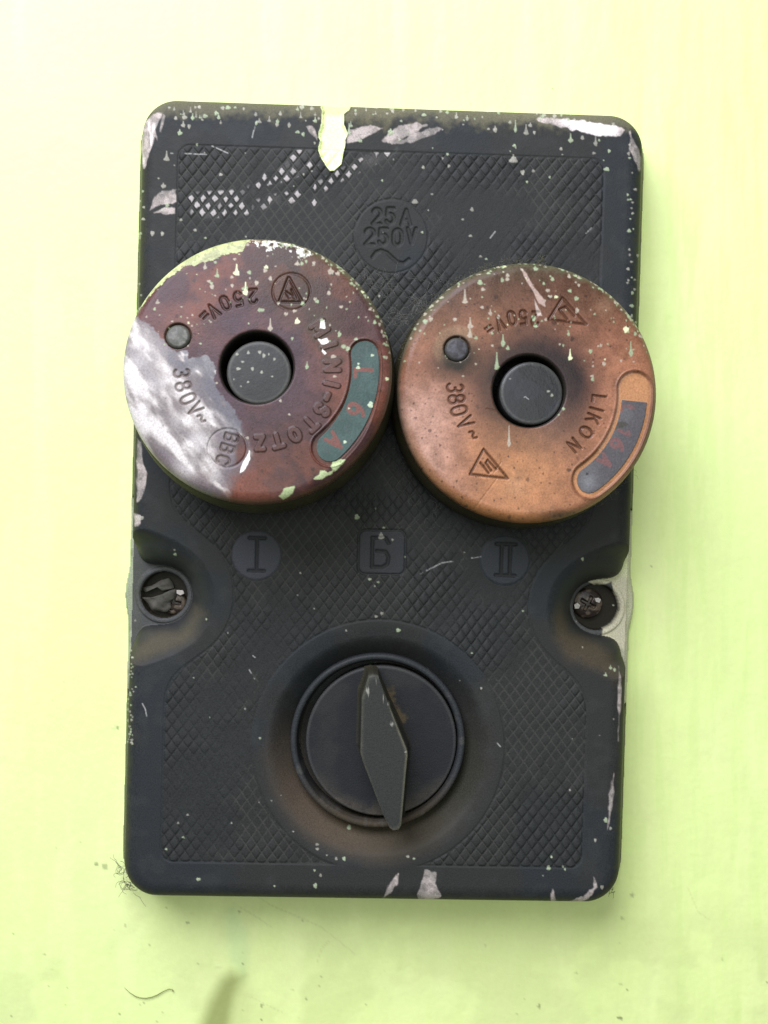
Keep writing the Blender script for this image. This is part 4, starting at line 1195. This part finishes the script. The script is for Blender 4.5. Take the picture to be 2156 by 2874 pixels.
    if left:
        for ch, x_, y_, s_ in (('L', 1021, 1046, 46), ('6', 1002, 1150, 46), ('A', 941, 1240, 46)):
            G += glyph(ch, x_ - ox, y_ - oy, (x_ - ox, y_ - oy), s_, 1.05)
        dl = line_sd(gx, gy, G); red = (0.17, 0.062, 0.05)
        col = mix(col, .85 * (1 - ss(4.6, 7.0, dl + 4 * (n2 - .5))), red)
    else:
        for ch, x_, y_, s_ in (('L', 1766, 1146, 36), ('1', 1756, 1212, 34), ('6', 1736, 1246, 38), ('A', 1701, 1293, 38)):
            G += glyph(ch, x_ - ox, y_ - oy, (x_ - ox, y_ - oy), s_, 1.0)
        dl = line_sd(gx, gy, G)
        f = ss(.36, .50, n1 + .0015 * (Y - 1160))
        col = mix(col, .75 * (1 - ss(4.2, 6.6, dl + 4 * (n2 - .5))) * (.35 + .65 * f), (0.18, 0.08, 0.075))
        ch = poly_sd(X, Y, [(1724, 1190), (1745, 1182), (1768, 1188), (1750, 1200), (1728, 1204)], 30) + 8 * (n2 - .5)
        col = mix(col, .85 * (1 - ss(-2, 2, ch)), (0.060, 0.056, 0.045))
        lt = np.exp(-((X - 1655) ** 2 + (Y - 1352) ** 2) / 22 ** 2)
        col = mix(col, .5 * lt, (0.24, 0.25, 0.26))
    m, hu = splat(X, Y, [(1006, 1029, 5, 0), (1041, 1135, 8, 0), (1007, 1018, 3, 0), (969, 1241, 4.5, 0), (1046, 993, 4, 0), (1649, 1329, 4, 0) if not left else (980, 1146, 2.5, 0)], 8)
    col = mix(col, .85 * m, (0.48, 0.58, 0.40) if left else (.03, .03, .03))
    co = np.stack([gx / ppm / 1000, -(hh + dep) / 1000, -gy / ppm / 1000], 1)
    q = grid_quads(nt, nw)
    lb = build_mesh('rating_label', co, q, M_KNOB, root, np.clip(col, 0, 1), np.full(len(gx), .42))
    md = lb.modifiers.new('thickness', 'SOLIDIFY'); md.thickness = .00018; md.offset = -1 if left else -1
    lb['label'] = 'faded teal rating strip with red lettering' if left else 'chipped grey rating strip with red lettering'
    return root

breaker((721, 1031), 382, 41.0, (-5.5, 1.0), 'left reddish-brown screw-in circuit breaker with a white smear, painted-in sheen and teal rating strip', True)
breaker((1485, 1097), 369, 33.5, (-2.5, 2.5), 'right orange-brown screw-in circuit breaker with a chipped grey rating strip', False)

# ------------------------------------------------------------------ fibres and cobwebs
def tube_mesh(name, paths, mat, parent=None):
    """paths: list of (Nx3 array in metres, radius array)"""
    V = []; F = []; base = 0; k = 5
    for P, rad in paths:
        P = np.asarray(P); n = len(P)
        T = np.gradient(P, axis=0); T /= (np.linalg.norm(T, axis=1)[:, None] + 1e-12)
        ref = np.array([0.2, 1, 0.1]); ref = ref / np.linalg.norm(ref)
        A = np.cross(T, ref); A /= (np.linalg.norm(A, axis=1)[:, None] + 1e-9)
        B = np.cross(T, A)
        for i in range(n):
            for j in range(k):
                a = 6.2832 * j / k
                V.append(P[i] + (A[i] * math.cos(a) + B[i] * math.sin(a)) * rad[i])
        for i in range(n - 1):
            for j in range(k):
                F.append((base + i * k + j, base + i * k + (j + 1) % k, base + (i + 1) * k + (j + 1) % k, base + (i + 1) * k + j))
        base += n * k
    return build_mesh(name, np.array(V), np.array(F), mat, parent)

M_LINT = plain_mat('grey_lint', (0.085, 0.085, 0.052), .9, 0, 800, .3)
M_WEB = plain_mat('pale_web', (0.16, 0.16, 0.13), .9, 0, 800, .3)
M_HAIR = plain_mat('dark_fibre', (0.20, 0.22, 0.07), .8, 0, 800, .2)

def curls(pts, n, length, r0, seed, spread=12, hspread=1.0, turn=.55):
    """random curly fibres near grid points (px, py, h) -> paths"""
    g = np.random.default_rng(seed); out = []
    for _ in range(n):
        i = g.integers(len(pts)); px, py, h = pts[i]
        if len(pts) > 1 and i + 1 < len(pts):
            t = g.random(); q = pts[i + 1]
            px, py, h = px + (q[0] - px) * t, py + (q[1] - py) * t, h + (q[2] - h) * t
        px += g.normal(0, spread); py += g.normal(0, spread); h += g.normal(0, hspread) * .4
        x, y = wpx(px, py, h)
        a = g.uniform(0, 6.28); w = g.normal(0, turn); L = length * g.uniform(.4, 1.5); m = 14
        P = []
        hh = h
        for s in range(m):
            P.append(((x - CX) * K, -hh / 1000, (CY - y) * K))
            x += math.cos(a) * L / m; y += math.sin(a) * L / m
            a += w * .35 + g.normal(0, .25); hh += g.normal(0, .10) * hspread
        out.append((np.array(P), np.linspace(1, .6, m) * r0 / 1000))
    return out

def fluff(name, label, paths, mat, cat='cobweb', group=None):
    o = tube_mesh(name, paths, mat)
    tag(o, label, cat, group)
    return o

def arcpts(c, r, a0, a1, h, n=10):
    return [(c[0] + r * math.cos(math.radians(a0 + (a1 - a0) * i / n)), c[1] - r * math.sin(math.radians(a0 + (a1 - a0) * i / n)), h) for i in range(n + 1)]

GRP = 'cobwebs and lint on the switch box'
fluff('cobweb', 'dusty grey lint fringe along the upper left rim of the right circuit breaker',
      curls(arcpts((1485, 1096), 366, 168, 84, 31.5), 230, 16, .04, 31, 4, 1.0), M_LINT, group=GRP)
fluff('cobweb', 'thin pale cobweb strung in the gap between the two circuit breakers',
      curls([(1020, 780, 17), (1080, 810, 17.5), (1110, 900, 22), (1150, 880, 26), (1180, 860, 28)], 75, 48, .020, 37, 16, 2.0), M_WEB, group=GRP)
fluff('cobweb', 'faint cobweb threads just below the round 25A plaque',
      curls([(1000, 775, 16.7), (1060, 785, 16.8), (1130, 780, 16.8), (1230, 790, 17)], 34, 44, .016, 41, 9, .4, .9), M_WEB, group=GRP)
fluff('cobweb', 'tangled dark lint hanging off the lower left corner of the switch box',
      curls([(352, 2380, 3), (345, 2440, 3), (350, 2470, 3), (372, 2492, 3)], 38, 44, .055, 43, 8, 1.2), M_LINT, group=GRP)
fluff('cobweb', 'tiny lint wisps under the lower right rim of the right circuit breaker',
      curls(arcpts((1485, 1096), 366, -38, -62, 26), 60, 22, .028, 47, 4, .8), M_LINT, group=GRP)
fluff('cobweb', 'small crumbs of lint at the lower right corner of the switch box',
      curls([(1735, 2430, 3), (1716, 2497, 2), (1722, 2501, 2)], 14, 16, .05, 53, 3, .6), M_LINT, group=GRP)
fluff('cobweb', 'sparse dusty threads on the cover below the gap between the circuit breakers',
      curls([(1100, 1250, 17), (1150, 1350, 17), (1240, 1420, 17), (1200, 1450, 17)], 26, 60, .014, 59, 30, .5), M_WEB, group=GRP)
hp = [(349, 2772), (364, 2786), (381, 2797), (396, 2801), (410, 2802), (426, 2799), (443, 2792), (460, 2782), (474, 2776), (484, 2777), (486, 2782)]
P = []
for a, b in hp:
    x, y = wpx(a, b, .45); P.append(((x - CX) * K, -.45 / 1000, (CY - y) * K))
P = np.array(P); tt = np.linspace(0, 10, 40)
P = np.stack([np.interp(tt, range(11), P[:, i]) for i in range(3)], 1)
fluff('hair', 'single curved hair stuck to the wall below the lower left corner of the box', [(P, np.interp(tt, [0, 2, 6, 9, 10], [.03, .10, .12, .08, .22]) / 1000)], M_HAIR, 'hair')
